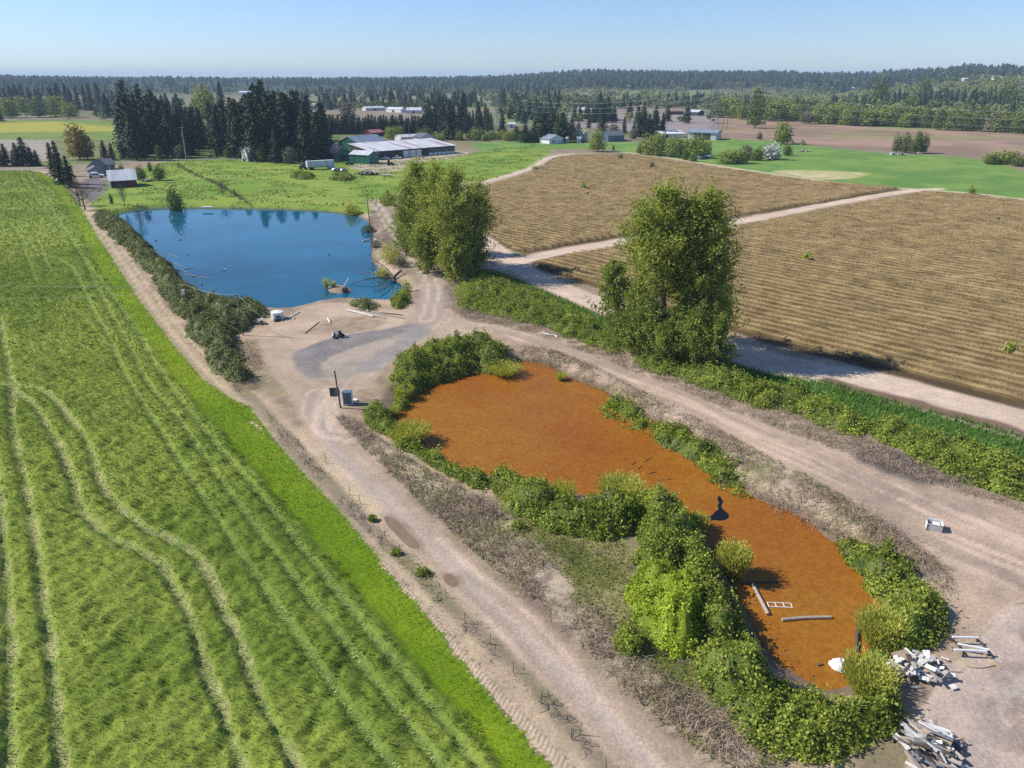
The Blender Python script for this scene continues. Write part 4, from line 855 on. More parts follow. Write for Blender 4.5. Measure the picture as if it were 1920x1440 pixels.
for px, py, w, h, lab, mt in ((1094, 355, 3.6, 3.6, 'round bright green bush standing alone in the far berry field', BRIGHT), (1163, 300, 4.5, 4, 'dark green bush at the top edge of the berry field', DECID), (1223, 315, 3.8, 4, 'slim green bush inside the top of the berry field', DECID), (1511, 490, 2.2, 2.4, 'small green bush alone in the near berry field', BRIGHT), (1890, 665, 2.6, 2.2, 'lime bush among the rows at the right edge', WILLOW), (1820, 364, 3.6, 3.0, 'small green shrub on the border of the smooth green field', DECID_Y), (1008, 318, 8, 2.2, 'low yellow-green bush by the bend of the pale track', DECID_Y), (1871, 415, 2, 1.4, 'tiny green bush in the upper right berry field', DECID), (1100, 366, 2, 1.2, 'tiny sprout beside the lone bright bush', DECID_Y), (1505, 272, 5, 4, 'small thin bush on the edge of the ploughed field', DECID_Y)):
    bush(px, py, w, h, lab, mt, 420, .45)

# ------------------------------------------------------------------ cottonwoods
def cottonwood(bx, by, tx, ty, rw, label, mat=COTTON, n=11000, start=.3, leaf=.36, nbr=90, group=None, seed=0, pale=False):
    x0, y0 = P(bx, by); h = ztop(ty, y0); x1 = xat(tx, y0, h); g = zat(x0, y0)
    root = empty('cottonwood_tree', (x0, y0, g), 0, label, 'tree', group)
    br, V, F, v = crown_mesh(h-g, rw, n, leaf, seed, start, nbr=nbr)
    lx = (x1-x0)/(h-g); sh = lambda P3: np.concatenate([P3[:, :1]+lx*P3[:, 2:3], P3[:, 1:]], 1)
    mesh_np('crown', sh(V), F, mat, root, attr=v)
    t = MB(); hh = h-g; r0 = .016*hh+.08
    t.tube([(0, 0, -.5), (lx*hh*.3+.1*rw*.2, 0.1, hh*.3), (lx*hh*.6, -.1, hh*.6), (lx*hh*.93, 0, hh*.93)], [r0, r0*.75, r0*.45, .04], 9)
    b2 = t
    for i, (a, m, e) in enumerate(br):
        q = [(p[0]+lx*p[2], p[1], p[2]) for p in (a, m, e)]; b2.tube(q, [r0*.28*(1-a[2]/hh)+.04, .05, .015], 4, False)
    t.build('trunk', BARK, root)
    return root
GR = 'cottonwoods beside the ditch'
cottonwood(1237, 668, 1256, 318, 4.5, 'tallest cottonwood of the right clump with its bare lower trunk showing', n=17000, start=.36, seed=3, nbr=100)
cottonwood(1292, 668, 1338, 328, 3.9, 'cottonwood leaning right over the sandy track at the right side of its clump', n=15000, start=.3, seed=4, nbr=95)
cottonwood(1262, 655, 1202, 362, 3.9, 'middle cottonwood of the right clump leaning slightly left', n=10000, start=.42, seed=5)
cottonwood(1275, 662, 1300, 372, 4.2, 'cottonwood filling the notch between the two tallest of the right clump', n=9000, start=.4, seed=55)
cottonwood(1322, 676, 1348, 430, 3.8, 'shorter dark cottonwood on the right flank of the right clump', n=8000, start=.2, seed=6)
cottonwood(1158, 632, 1152, 478, 3.2, 'lime green young cottonwood at the left edge of the right clump', COTTON_Y, 7000, .1, seed=7)
cottonwood(1205, 655, 1200, 510, 3.0, 'small bushy cottonwood between the lime one and the tall trunk', COTTON_Y, 5000, .1, seed=8)
cottonwood(1352, 705, 1350, 585, 2.0, 'slim pale cottonwood at the right front corner of the right clump', COTTON_Y, 4500, .02, seed=9, nbr=50, leaf=.3)
cottonwood(1308, 695, 1306, 575, 3.0, 'bushy undergrowth cottonwood in front of the right clump', COTTON_Y, 6500, .02, seed=10, leaf=.32)
cottonwood(1255, 690, 1250, 600, 2.6, 'low leafy cottonwood under the tall bare trunk', COTTON_Y, 4500, .02, seed=11, nbr=50, leaf=.32)
cottonwood(1185, 662, 1180, 585, 2.4, 'low leafy cottonwood at the left foot of the right clump', COTTON_Y, 4000, .02, seed=56, nbr=50, leaf=.32)
cottonwood(1330, 640, 1352, 520, 3.0, 'shaded cottonwood behind the right flank of the right clump', COTTON, 5000, .05, seed=57, leaf=.34)
cottonwood(1280, 670, 1302, 342, 3.8, 'upright cottonwood between the two tallest tops of the right clump', n=9000, start=.3, seed=61)
cottonwood(1222, 675, 1215, 545, 2.8, 'leafy young cottonwood left of the bare trunk', COTTON_Y, 5500, .02, seed=62, leaf=.32)
cottonwood(1275, 680, 1278, 560, 2.6, 'leafy young cottonwood right of the bare trunk', COTTON_Y, 5500, .02, seed=63, leaf=.32)
cottonwood(800, 512, 800, 420, 3.6, 'low leafy growth at the front foot of the left clump', COTTON_Y, 6000, .02, seed=64, leaf=.38)
cottonwood(852, 528, 852, 438, 3.4, 'low leafy growth at the right foot of the left clump', COTTON, 6000, .02, seed=65, leaf=.38)
cottonwood(762, 478, 760, 395, 3.2, 'low leafy growth at the left foot of the left clump', COTTON_Y, 5000, .02, seed=66, leaf=.38)
cottonwood(890, 512, 892, 430, 3.2, 'low dark growth at the far right foot of the left clump', COTTON, 5000, .02, seed=67, leaf=.38)
cottonwood(772, 474, 782, 288, 4.2, 'leftmost cottonwood of the left clump beside the grassy track', n=13000, start=.1, seed=12, leaf=.4)
cottonwood(806, 505, 816, 296, 4.6, 'broad cottonwood in the centre of the left clump', n=12000, start=.1, seed=13, leaf=.4)
cottonwood(845, 520, 850, 300, 4.8, 'front cottonwood of the left clump nearest to the clearing', n=13000, start=.08, seed=14, leaf=.4)
cottonwood(882, 505, 898, 328, 4.4, 'sparse dark cottonwood at the right of the left clump', n=8500, start=.14, seed=15, leaf=.4)
cottonwood(790, 488, 762, 330, 4.0, 'short cottonwood filling the left foot of the left clump', COTTON_Y, 7000, .08, seed=16, leaf=.4)
cottonwood(868, 498, 884, 352, 3.6, 'low dark cottonwood at the back right of the left clump', COTTON, 6000, .08, seed=58, leaf=.4)

# ------------------------------------------------------------------ trees of the middle distance: protos, then copies
CONP = []
for i, (hh, rw, br_, ms) in enumerate(((20, 4.8, .03, CONIF), (20, 5.6, .06, CONIF), (20, 4.2, .02, CONIF), (20, 6.0, .1, CONIF_B), (20, 5.0, .05, CONIF), (20, 5.6, .12, CONIF_B))):
    V, F, v = conifer_mesh(hh, rw, 100+i, bare=br_, leaf=1.25, per=5); o = mesh_np('fir_tree', V, F, ms, attr=v); CONP.append(o)
DECP = []
for i, (ms, w, h) in enumerate(((DECID, 10, 11), (DECID_Y, 9, 10), (DECID_G, 9, 11), (DECID, 7, 13), (DECID_Y, 11, 9), (BLOSSOM, 7, 6), (YELLOWT, 9, 12))):
    V, F, v = bush_mesh(w, w, h, 1500, .75, 200+i, .3, 13); Vt, Ft = cone_trunk(h*.6, .25)
    VV, FF = merge([(V, F), (Vt, Ft)]); o = mesh_np('broadleaf_tree', VV, FF, ms, attr=np.concatenate([v, np.zeros(len(Ft))])); DECP.append(o)
BLT = []
for i in range(3):
    br, V, F, v = crown_mesh(8, 3.4, 1600, .16, 300+i, .15, nbr=50, rise=.9)
    t = MB(); t.tube([(0, 0, -.3), (.1, 0, 3), (0, 0, 7)], [.2, .13, .03], 6)
    for a, m_, e in br: t.tube([a, m_, e], [.08, .05, .02], 3, False)
    tv = np.array(t.V); o = t.build('bare_tree', BARK); o.data.attributes.new('v', 'FLOAT', 'FACE'); 
    tw = mesh_np('twigs', V, F, TWIG_D, o, attr=v); BLT.append(o)
protos_used = set()
def plant(proto, px, py, ptop, label, cat, group=None, name=None, wscale=1.0, xy=None, h=None):
    base = proto['h']
    if xy is None: x0, y0 = P(px, py); h = ztop(ptop, y0)-zat(x0, y0)
    else: x0, y0 = xy
    o = proto['o'] if id(proto['o']) not in protos_used else copy_tree(proto['o']); protos_used.add(id(proto['o']))
    o.location = (x0, y0, zat(x0, y0)-.1); k = h/base; wv = k*wscale*(.9+.2*random.random())
    o.scale = (wv, wv, k); o.rotation_euler = (0, 0, random.random()*6.28)
    for key in ('label', 'category', 'group'):
        if key in o: del o[key]
    tag(o, label, cat, group); return o
CO = [dict(o=o, h=20) for o in CONP]; DE = [dict(o=o, h=h) for o, h in zip(DECP, (11, 10, 11, 13, 9, 6, 12))]; BA = [dict(o=o, h=8) for o in BLT]
def fir(px, py, pt, label, group=None, k=None, ws=1.0): return plant(CO[random.randrange(6) if k is None else k], px, py, pt, label, 'tree', group, wscale=ws)
def dec(px, py, pt, k, label, group=None, ws=1.0): return plant(DE[k], px, py, pt, label, 'tree', group, wscale=ws)

# the dark fir grove between the blue pond and the far fields
for i in range(96):
    px = 243+(i % 32)/32*375+random.uniform(-6, 6); row = i//32
    py = (288, 274, 262)[row]+random.uniform(-6, 8)+(6 if px > 480 else 0)
    if 368 < px < 412 and row == 0: continue
    pt = 196+22*math.sin(px*.021)+random.uniform(-14, 18)+(8 if px > 520 else 0)-row*8
    fir(px, py, pt, 'dark fir in the front row of the grove behind the pond' if row == 0 else 'dark fir at the back of the grove behind the pond', 'firs in the front of the grove' if row == 0 else 'firs at the back of the grove', ws=1.05)
for px, py, pt, lab in ((575, 303, 212, 'tall fir at the right corner of the grove beside the white trailer'), (598, 301, 208, 'rightmost fir of the grove above the white trailer'), (520, 305, 240, 'small ragged fir in front of the grove right part'), (490, 302, 248, 'low fir beside the small white shed'), (232, 298, 262, 'small pine at the left foot of the grove'), (212, 300, 266, 'pine behind the red barn'), (198, 300, 262, 'pine behind the grey house'), (256, 300, 205, 'leftmost tall fir of the grove'), (118, 345, 262, 'tall dark evergreen beside the grey house driveway'), (104, 330, 266, 'dark evergreen at the corner of the crop field'), (134, 352, 290, 'shorter dark evergreen in front of the grey house'), (1129, 246, 190, 'lone tall fir beside the dark roofed house'), (1104, 240, 208, 'thin fir left of the lone tall fir'), (1170, 250, 218, 'narrow fir right of the dark roofed house'), (942, 258, 206, 'lone fir between the hedge and the power line'), (845, 262, 185, 'tall fir in front of the middle grove'), (735, 200, 162, 'small distant fir above the greenhouse roofs'), (418, 215, 153, 'tall fir behind the grove beside the poplar'), (232, 222, 154, 'big fir at the left of the far white house')):
    fir(px, py, pt, lab)
for i, px in enumerate((3, 14, 28, 36, 50, 62, 72)): fir(px, 311+random.uniform(-1, 2), (270, 268, 282, 266, 256, 274, 280)[i], 'dark pine in the short row beside the country road', 'pines beside the country road', ws=1.2)
for i in range(22): fir(800+i*5.9+random.uniform(-3, 3), 252-random.uniform(0, 16)+(i > 16)*4, 178+random.uniform(-6, 20)+(i > 12)*14+(i < 3)*8, 'fir in the dense middle grove right of the dark hedge', 'firs of the middle grove', k=random.choice((0, 2, 4)), ws=.9)
for i in range(34): fir(608+i*5.7+random.uniform(-1.5, 1.5), 251+random.uniform(-1, 1), 217+random.uniform(-4, 4), 'dark tree in the clipped looking conifer hedge behind the sheds', 'conifer hedge behind the sheds', k=random.choice((0, 1, 4)), ws=1.25)
for i, (px, pt) in enumerate(((1197, 216), (1206, 206), (1216, 212), (1228, 206), (1241, 210), (1188, 226))): fir(px, 257, pt, 'black green fir in the tight cluster left of the long grey shed', 'fir cluster by the grey shed', ws=1.15)
for px, pt, w in ((968, 236, 1.9), (985, 232, 2.0), (1003, 228, 2.2), (1018, 212, 1.9), (1036, 206, 2.0), (1054, 210, 1.9), (1072, 222, 1.7), (1084, 228, 1.3), (1012, 236, 2.2), (1030, 232, 2.0)): plant(CO[3], px, 268-random.uniform(0, 8), pt, 'rounded dark evergreen in the windbreak left of the small white house', 'tree', 'rounded evergreens of the windbreak', wscale=w)
for i in range(17):
    px = 2+i*11.5+random.uniform(-4, 4); fir(px, 205+random.uniform(-4, 4), 150+random.uniform(0, 20)+(i in (3, 8, 14))*-6, 'fir of the far left grove behind the round willows', 'firs of the far left grove')
for px, py, pt, k, lab, w in ((22, 221, 180, 1, 'round grey green willow at the far left edge of the meadow', 1.2), (75, 220, 182, 0, 'round green willow in the far left meadow edge', 1.3), (105, 218, 176, 1, 'pale willow behind the round green one', 1.2), (130, 221, 190, 4, 'yellowish low willow at the right of the far left meadow', 1.1), (48, 214, 176, 1, 'tall grey green willow of the far left meadow', 1.1), (0, 220, 186, 1, 'willow cut by the left border of the picture', 1.1), (150, 299, 232, 6, 'golden leafless tree behind the grey house', 1.25), (165, 299, 250, 6, 'smaller golden tree beside the tall golden one', 1.1), (388, 226, 158, 4, 'tall fresh green poplar rising behind the fir grove', .85), (372, 272, 214, 2, 'brownish budding tree inside the grove gap', .9), (398, 276, 224, 2, 'second brownish tree in the gap of the grove', .9),
    (652, 230, 182, 2, 'large grey budding tree above the conifer hedge', 1.1), (605, 222, 196, 2, 'low budding tree near the far white farmhouse', 1), (738, 262, 236, 4, 'blossoming green tree behind the long white roofed building', 1.1), (750, 262, 234, 1, 'round green tree beside the blossoming one', .9), (1053, 262, 222, 4, 'bright green round tree in the evergreen windbreak', 1.0), (1090, 266, 241, 5, 'white blossoming tree beside the small white house', 1.1), (1120, 284, 240, 4, 'tall light green willow by the top of the berry field', .75), (1150, 262, 226, 2, 'thin budding tree behind the dark roofed house', 1), (1188, 262, 236, 2, 'leafless tree between the dark house and fir cluster', .9),
    (1150, 282, 272, 3, 'small dark bush on the lawn edge', 1.2), (1216, 290, 250, 4, 'first willow of the yellow-green clump by the lawn', 1.0), (1232, 292, 242, 1, 'tallest willow in the yellow-green clump by the lawn', .9), (1200, 289, 268, 0, 'dark shrub at the left foot of the yellow-green clump', 1.2), (1262, 294, 254, 4, 'broad willow in the middle of the yellow-green clump', 1.1), (1285, 294, 258, 1, 'right hand willow of the yellow-green clump', 1.1), (1305, 296, 252, 4, 'bright willow near the little far pond', 1.0), (1322, 292, 262, 1, 'last willow right of the yellow-green clump', 1.0), (1285, 300, 282, 0, 'dark bush in front of the yellow-green clump', 1.3), (1300, 303, 286, 0, 'second dark bush in front of the clump', 1.3),
    (1365, 306, 280, 4, 'low wide olive willow right of the far pond', 1.9), (1385, 306, 276, 1, 'low willow behind the wide olive one', 1.5), (1398, 300, 266, 2, 'grey brown shrub behind the low willows', 1.2), (1420, 301, 276, 0, 'green shrub left of the white blossom bush', 1.3), (1446, 299, 268, 5, 'white blossoming bush on the green field edge', 1.2), (1476, 292, 270, 0, 'dark green bush right of the white blossom bush', 1.3), (1467, 270, 224, 1, 'vase shaped green tree standing alone before the ploughed field', .95), (1680, 286, 252, 0, 'left tree of the dark green pair in the green field', .75), (1697, 287, 250, 0, 'middle tree of the dark green group in the green field', .85), (1716, 288, 247, 3, 'right tree of the dark green group in the green field', 1.1), (1728, 287, 250, 0, 'rightmost tree of the dark green group in the field', .8),
    (1872, 306, 282, 4, 'wide low willow mound at the right edge of the green field', 2.2), (1890, 308, 280, 1, 'second dome of the willow mound by the field edge', 1.8), (1910, 312, 292, 0, 'dark lower bush at the right of the willow mound', 2.0), (1855, 308, 290, 0, 'dark lower bush at the left of the willow mound', 1.8),
    (492, 303, 270, 0, 'dull green broadleaf in front of the grove beside the white shed', 1.0), (545, 306, 268, 2, 'greyish broadleaf at the foot of the right grove firs', 1.1), (560, 303, 282, 0, 'low green broadleaf left of the white trailer', 1.2), (430, 296, 276, 0, 'low dark broadleaf at the foot of the middle grove firs', 1.3), (300, 298, 272, 3, 'low green broadleaf at the foot of the left grove firs', 1.3), (340, 297, 266, 2, 'budding low tree beside the tall grey pole', 1.1),
    (265, 338, 310, 0, 'small round orchard tree right of the red barn', 1.2), (300, 338, 309, 0, 'second orchard tree beside the picnic table', 1.2), (228, 326, 308, 0, 'little tree behind the red barn roof', 1), (282, 322, 303, 3, 'small tree behind the orchard pair', 1), (330, 388, 350, 0, 'leaning green tree on the north bank of the blue pond', .9), (210, 382, 362, 3, 'small topiary like tree left of the blue pond', .9), (730, 255, 236, 1, 'light tree behind the green barn roof', 1), (1424, 262, 245, 2, 'little bare orchard tree beyond the lawn', 1)):
    dec(px, py, pt, k, lab, ws=w)
# green scrub right of the long building
for i in range(26):
    px = 785+i*9+random.uniform(-4, 4); dec(px, 262+random.uniform(-5, 3), 243+random.uniform(-6, 10), random.choice((0, 1, 4)), 'low spring green tree in the belt below the middle grove', 'spring green belt below the middle grove', 1.3)
def bare(px, py, pt, lab, k=0, ws=1.0): return plant(BA[k], px, py, pt, lab, 'tree', wscale=ws)
bare(150, 386, 338, 'wide bare brown tree beside the crop field corner', 0, 1.2); bare(160, 394, 352, 'second bare brown tree nearest to the blue pond', 1, 1.2)
bare(234, 385, 345, 'thin bare tree in front of the red barn', 2, .7); bare(418, 368, 338, 'bare round tree by the ditch in the pasture', 1, 1.2); bare(1476, 268, 248, 'small bare tree beside the vase shaped one', 2)
bare(262, 412, 390, 'tiny bare snag at the west shore of the blue pond', 0, .9)

# ------------------------------------------------------------------ forests: nearest trees one by one, the rest as woodland
def far_conifer(seed):
    r = np.random.default_rng(seed); V = []; F = []
    for i in range(9):
        f = .08+.9*i/9; R0 = .3*(1-f)**.7+.02; n = 7; a0_ = r.random()*6
        for j in range(n):
            a = a0_+j*6.283/n; da = .42; L_ = R0*(.65+.6*r.random()); zt = f+.15
            V += [(0, 0, min(zt, 1)), (math.cos(a-da)*L_, math.sin(a-da)*L_, f-.02), (math.cos(a+da)*L_, math.sin(a+da)*L_, f-.03)]; F.append((len(V)-3, len(V)-2, len(V)-1))
    return np.array(V), np.array(F)
def far_decid(seed):
    r = np.random.default_rng(seed); V = []; F = []; cc = r.normal(size=(7, 3)); cc = cc/np.linalg.norm(cc, axis=1)[:, None]*.22
    n = 100; u = r.normal(size=(n, 3)); u /= np.linalg.norm(u, axis=1)[:, None]; c = cc[r.integers(0, 7, n)]+u*.24; c[:, 2] = c[:, 2]*.9+.52
    V, F4 = leaf_quads(c, u, .17, .5); return V, F4
FC = [far_conifer(i) for i in range(5)]; FD = [far_decid(i) for i in range(5)]
def wood(name, pts, hs, ws, tmpl, mat, label, kind='stuff'):
    parts = []; at = []; g = terrain(pts[:, 0], pts[:, 1]); k = rng.integers(0, 5, len(pts))
    for t in range(5):
        m = k == t
        if not m.any(): continue
        V0, F0 = tmpl[t]; n = int(m.sum()); a = rng.random(n)*6.283; ca, sa = np.cos(a), np.sin(a); s = ws[m]
        X = (V0[None, :, 0]*ca[:, None]-V0[None, :, 1]*sa[:, None])*s[:, None]+pts[m, 0][:, None]
        Y = (V0[None, :, 0]*sa[:, None]+V0[None, :, 1]*ca[:, None])*s[:, None]+pts[m, 1][:, None]
        Z = V0[None, :, 2]*hs[m][:, None]+g[m][:, None]-.3
        V = np.stack([X, Y, Z], -1).reshape(-1, 3); F = (F0[None]+(np.arange(n)*len(V0))[:, None, None]).reshape(-1, F0.shape[1])
        parts.append((V, F)); at.append(np.clip(np.repeat(rng.random(n)*.8, len(F0))+rng.random(n*len(F0))*.35-.1, 0, 1))
    V, F = merge(parts); o = mesh_np(name, V, F, mat, attr=np.concatenate(at)); return tag(o, label, 'woodland', None, kind)
def pxscatter(poly, n):              # even over the angle of view, i.e. thinning with distance, kept in place on the land
    p = scatter(np.array(poly, float), n); return np.array([P(a, b) for a, b in p])
def gaps(pts, sc=260, thr=.42, s=5): return pts[fbm(pts[:, 0], pts[:, 1], sc, 2, s) > thr]
FDEC = leaf_mat('far_broadleaf', (.06, .085, .03), (.23, .26, .10), 0, .9, .02)
FDEY = leaf_mat('far_spring_broadleaf', (.12, .15, .035), (.34, .38, .11), 0, .9, .02)
FCON = leaf_mat('far_fir', (.014, .032, .014), (.055, .085, .035), 0, .9, .02)
right = [(1040, 210), (1180, 206), (1340, 208), (1440, 220), (1600, 234), (1920, 243), (2600, 262), (2600, 152), (1700, 152), (1500, 150), (1040, 152), (760, 152), (700, 172), (900, 190)]
p = pxscatter(right, 5200); n = len(p)
t = fbm(p[:, 0], p[:, 1], 160, 2, 88)+rng.normal(size=n)*.08
hs = lambda n, a, b: a+(b-a)*rng.random(n)
for msk, nm_, tm, mt, ab, wk, lab in ((t > .75, 'conifer_wood', FC, FCON, (14, 23), 1.0, 'dark firs scattered through the wood on the right'), ((t <= .75) & (t > .5), 'broadleaf_wood', FD, FDEC, (11, 18), 1.15, 'dull green broadleaf wood on the right'), (t <= .5, 'spring_wood', FD, FDEY, (9, 15), 1.25, 'yellow-green spring wood on the right')):
    q = p[msk]; h_ = hs(len(q), *ab); wood(nm_, q, h_, h_*wk, tm, mt, lab)
# the edge of the wood, tree by tree
for i in range(64):
    px = 1340+i*9.6+random.uniform(-4, 4); py = 217+(px-1340)*.045+random.uniform(-3, 3)+(3 if px > 1500 else 0)
    k = random.choice((0, 1, 1, 4, 4, 0, 2, 3)); dec(px, py+2, py-26-random.uniform(0, 16), k, ('grey green', 'yellow-green', 'budding grey', 'tall green', 'bright low')[(0, 1, 4, 2, 3).index(k) if k in (0, 1, 4, 2, 3) else 0]+' broadleaf tree in the front edge of the right hand wood', 'edge trees of the wood: '+('green', 'spring', 'grey', 'tall', 'bright')[k], 1.15)
for px, py, pt, lab in ((1645, 205, 146, 'huge dark round tree standing out of the right hand wood'), (1728, 200, 144, 'second huge dark tree above the right hand wood'), (1880, 210, 152, 'tall dark tree near the right border of the wood'), (1415, 240, 165, 'dark fir at the left end of the wood edge'), (1700, 222, 180, 'dark round tree deep in the wood')):
    dec(px, py, pt, 0 if 'fir' not in lab else 3, lab, ws=1.05)
# left and middle far belts
belts = [([(-500, 184), (760, 182), (760, 158), (-500, 156)], 1500, .46, .3), ([(180, 215), (800, 212), (800, 190), (180, 190)], 300, .45, .25), ([(-500, 196), (230, 190), (420, 196), (620, 190), (620, 178), (-500, 176)], 500, .5, .5), ([(-500, 165), (700, 163), (1000, 160), (1000, 150), (-500, 150)], 3400, 0, .62), ([(180, 232), (620, 226), (620, 200), (180, 205)], 160, .4, .5), ([(600, 205), (800, 200), (1050, 206), (1050, 176), (600, 178)], 650, .40, .35), ([(940, 232), (1340, 232), (1340, 212), (940, 214)], 90, .4, .4), ([(-500, 240), (0, 236), (0, 170), (-500, 165)], 200, 0, .6), ([(760, 182), (1500, 170), (1500, 152), (760, 152)], 1800, 0, .5)]
pc = []; pd = []; py_ = []
for poly, n, thr, fc in belts:
    q = pxscatter(poly, n)
    if thr: q = gaps(q, 220, thr)
    r = rng.random(len(q)); tt = fbm(q[:, 0], q[:, 1], 150, 2, 99)-.5; sel = r+tt*1.2
    pc.append(q[sel < fc]); pd.append(q[(sel >= fc) & (r < .8)]); py_.append(q[(sel >= fc) & (r >= .8)])
for nm_, L_, tm, mt, ab, wk, lab in (('conifer_wood', pc, FC, FCON, (16, 27), 1.0, 'far dark fir belts along the horizon'), ('broadleaf_wood', pd, FD, FDEC, (9, 16), 1.15, 'far grey green broadleaf belts between the distant fields'), ('spring_wood', py_, FD, FDEY, (7, 13), 1.2, 'far spring green thickets between the distant fields')):
    q = np.vstack(L_); h_ = hs(len(q), *ab); wood(nm_, q, h_, h_*wk, tm, mt, lab)
# forest on the horizon ridge
q = np.stack([rng.uniform(-1.2, 1.2, 15000), rng.uniform(0, 1, 15000)], 1); rr = 1900+2600*q[:, 1]; q = np.stack([q[:, 0]*rr, rr], 1)
keep = (hills(q[:, 0], q[:, 1]) > 12) & (fbm(q[:, 0], q[:, 1], 330, 3, 123) > .36); q = q[keep]; h_ = 11+15*rng.random(len(q))**1.3*(.6+.8*fbm(q[:, 0], q[:, 1], 120, 2, 7))
wood('horizon_wood', q, h_, h_*1.6, FC, FCON, 'dark fir forest covering the ridge on the horizon')

# ------------------------------------------------------------------ buildings
def building(name, label, cat, A, B, depth, hw, rise, wall, roof, ridge='x', over=.4, feats=(), hback=None, trimmat=None, roofth=.18):
    """A, B: photo pixels of the front wall's feet; the body runs back from it"""
    ax, ay = P(*A); bx, by = P(*B); w = math.hypot(bx-ax, by-ay); rz = math.atan2(by-ay, bx-ax)
    root = empty(name, (ax, ay, zat(ax, ay)), rz, label, cat)
    m = MB(); d = depth
    if ridge == 'x': prof = [(0, -.3), (d, -.3), (d, hw), (d/2, hw+rise), (0, hw)]
    elif ridge == 'shed': prof = [(0, -.3), (d, -.3), (d, hw+rise), (0, hw)]
    if ridge in ('x', 'shed'):
        n = len(prof); V = [(0, a, b) for a, b in prof]+[(w, a, b) for a, b in prof]
        m.add(V, [tuple(range(n))[::-1], tuple(range(n, 2*n))]+[(i, (i+1) % n, (i+1) % n+n, i+n) for i in range(n)]); m.build('wall', wall, root)
        r = MB()
        def slab(y0, z0, y1, z1):
            r.add([(-over, y0, z0), (w+over, y0, z0), (w+over, y1, z1), (-over, y1, z1), (-over, y0, z0+roofth), (w+over, y0, z0+roofth), (w+over, y1, z1+roofth), (-over, y1, z1+roofth)], [(3, 2, 1, 0), (4, 5, 6, 7), (0, 1, 5, 4), (1, 2, 6, 5), (2, 3, 7, 6), (3, 0, 4, 7)])
        if ridge == 'x':
            k = rise/(d/2); slab(-over, hw-over*k+.01, d/2, hw+rise+.01); r2 = r; slab(d+over, hw-over*k+.01, d/2+.002, hw+rise+.012)
        else:
            k = rise/d; slab(-over, hw-over*k+.01, d+over, hw+rise+over*k+.01)
        r.build('roof', roof, root)
    else:
        prof = [(0, -.3), (w, -.3), (w, hw), (w/2, hw+rise), (0, hw)]; m.prism(prof, 0, d); m.build('wall', wall, root)
        r = MB(); k = rise/(w/2)
        for s in (0, 1):
            x0 = -over if s == 0 else w+over; x1 = w/2+(.001 if s else 0); z0 = hw-over*k+.01; z1 = hw+rise+.01
            pr = [(x0, z0), (x1, z1), (x1, z1+roofth), (x0, z0+roofth)]; r.prism(pr if s == 0 else pr[::-1], -over, d+over)
        r.build('roof', roof, root)
    for kind, u0, u1, z0, z1 in feats:
        q = MB(); q.box(((u0+u1)/2*w, -.03, (z0+z1)/2), ((u1-u0)*w, .08, z1-z0))
        mt = {'window': GLASS, 'door': TRIM, 'dark': BLACK, 'bay': DKWALL, 'green': GREENWOOD, 'panel': TRIM, 'red': REDW}[kind]
        nme = {'window': 'window', 'door': 'door', 'dark': 'doorway', 'bay': 'open_bay', 'green': 'door', 'panel': 'siding_panel', 'red': 'door'}[kind]
        f = q.build(nme, mt, root)
        if kind == 'window':
            q = MB(); cx = (u0+u1)/2*w; ww = (u1-u0)*w; hz = z1-z0
            for dx in (-ww/2-.04, ww/2+.04): q.box((cx+dx, -.05, (z0+z1)/2), (.08, .14, hz+.16))
            for dz in (-hz/2-.04, hz/2+.04): q.box((cx, -.052, (z0+z1)/2+dz), (ww, .14, .08))
            q.build('frame', TRIM, f)
    return root
building('red_barn', 'dark red barn with a pale corrugated roof beside the gravel drive', 'barn', (208, 353), (258, 350), 11, 3.0, 3.4, REDW, PALEROOF, 'x', .5, (('dark', .06, .2, 0, 2.4), ('bay', .45, .62, 0, 2.3), ('panel', .0, .03, 0, 2.9)))
building('grey_house', 'grey gabled house beside the tall dark evergreens', 'house', (166, 326), (192, 325), 14, 3.0, 2.6, GREYWALL, GREYROOF, 'y', .6, (('window', .15, .35, 1, 2.2), ('window', .6, .85, 1, 2.2)))
building('house_wing', 'low grey wing of the house with a white veranda', 'house', (194, 320), (217, 318), 9, 2.8, 2.2, GREYWALL, GREYROOF, 'x', .7, (('window', .1, .3, 1, 2.2), ('door', .45, .55, 0, 2.1), ('window', .7, .9, 1, 2.2)))
building('garage', 'small gabled garage in front of the grey house', 'garage', (168, 331), (196, 329), 6, 2.6, 1.5, GREYWALL, GREYROOF, 'y', .5, (('door', .15, .55, 0, 2.2),))
building('white_shed', 'tall narrow white shed at the end of the country road', 'shed', (465, 303), (478, 302), 7, 4.8, 2.0, OFFW, PALEROOF, 'x', .3, (('dark', .3, .6, 0, 2.4), ('window', .1, .25, 3, 3.8)))
building('green_shed', 'small green shed with a pale roof next to the trailer', 'shed', (657, 306), (692, 308), 9, 4.6, 1.6, GREEN, PALEROOF, 'x', .4, (('green', .1, .3, 0, 3),))
building('green_shed', 'green shed under a red metal roof behind the pale roofed one', 'shed', (629, 302), (660, 300), 13, 4.0, 3.0, GREEN, REDROOF, 'y', .4, (('dark', .3, .7, 0, 2.8),))
building('green_barn', 'tall green barn with a grey metal roof', 'barn', (672, 288), (724, 282), 16, 6.0, 3.2, GREEN, GREYBLUE, 'x', .4, (('bay', .1, .3, 0, 4), ))
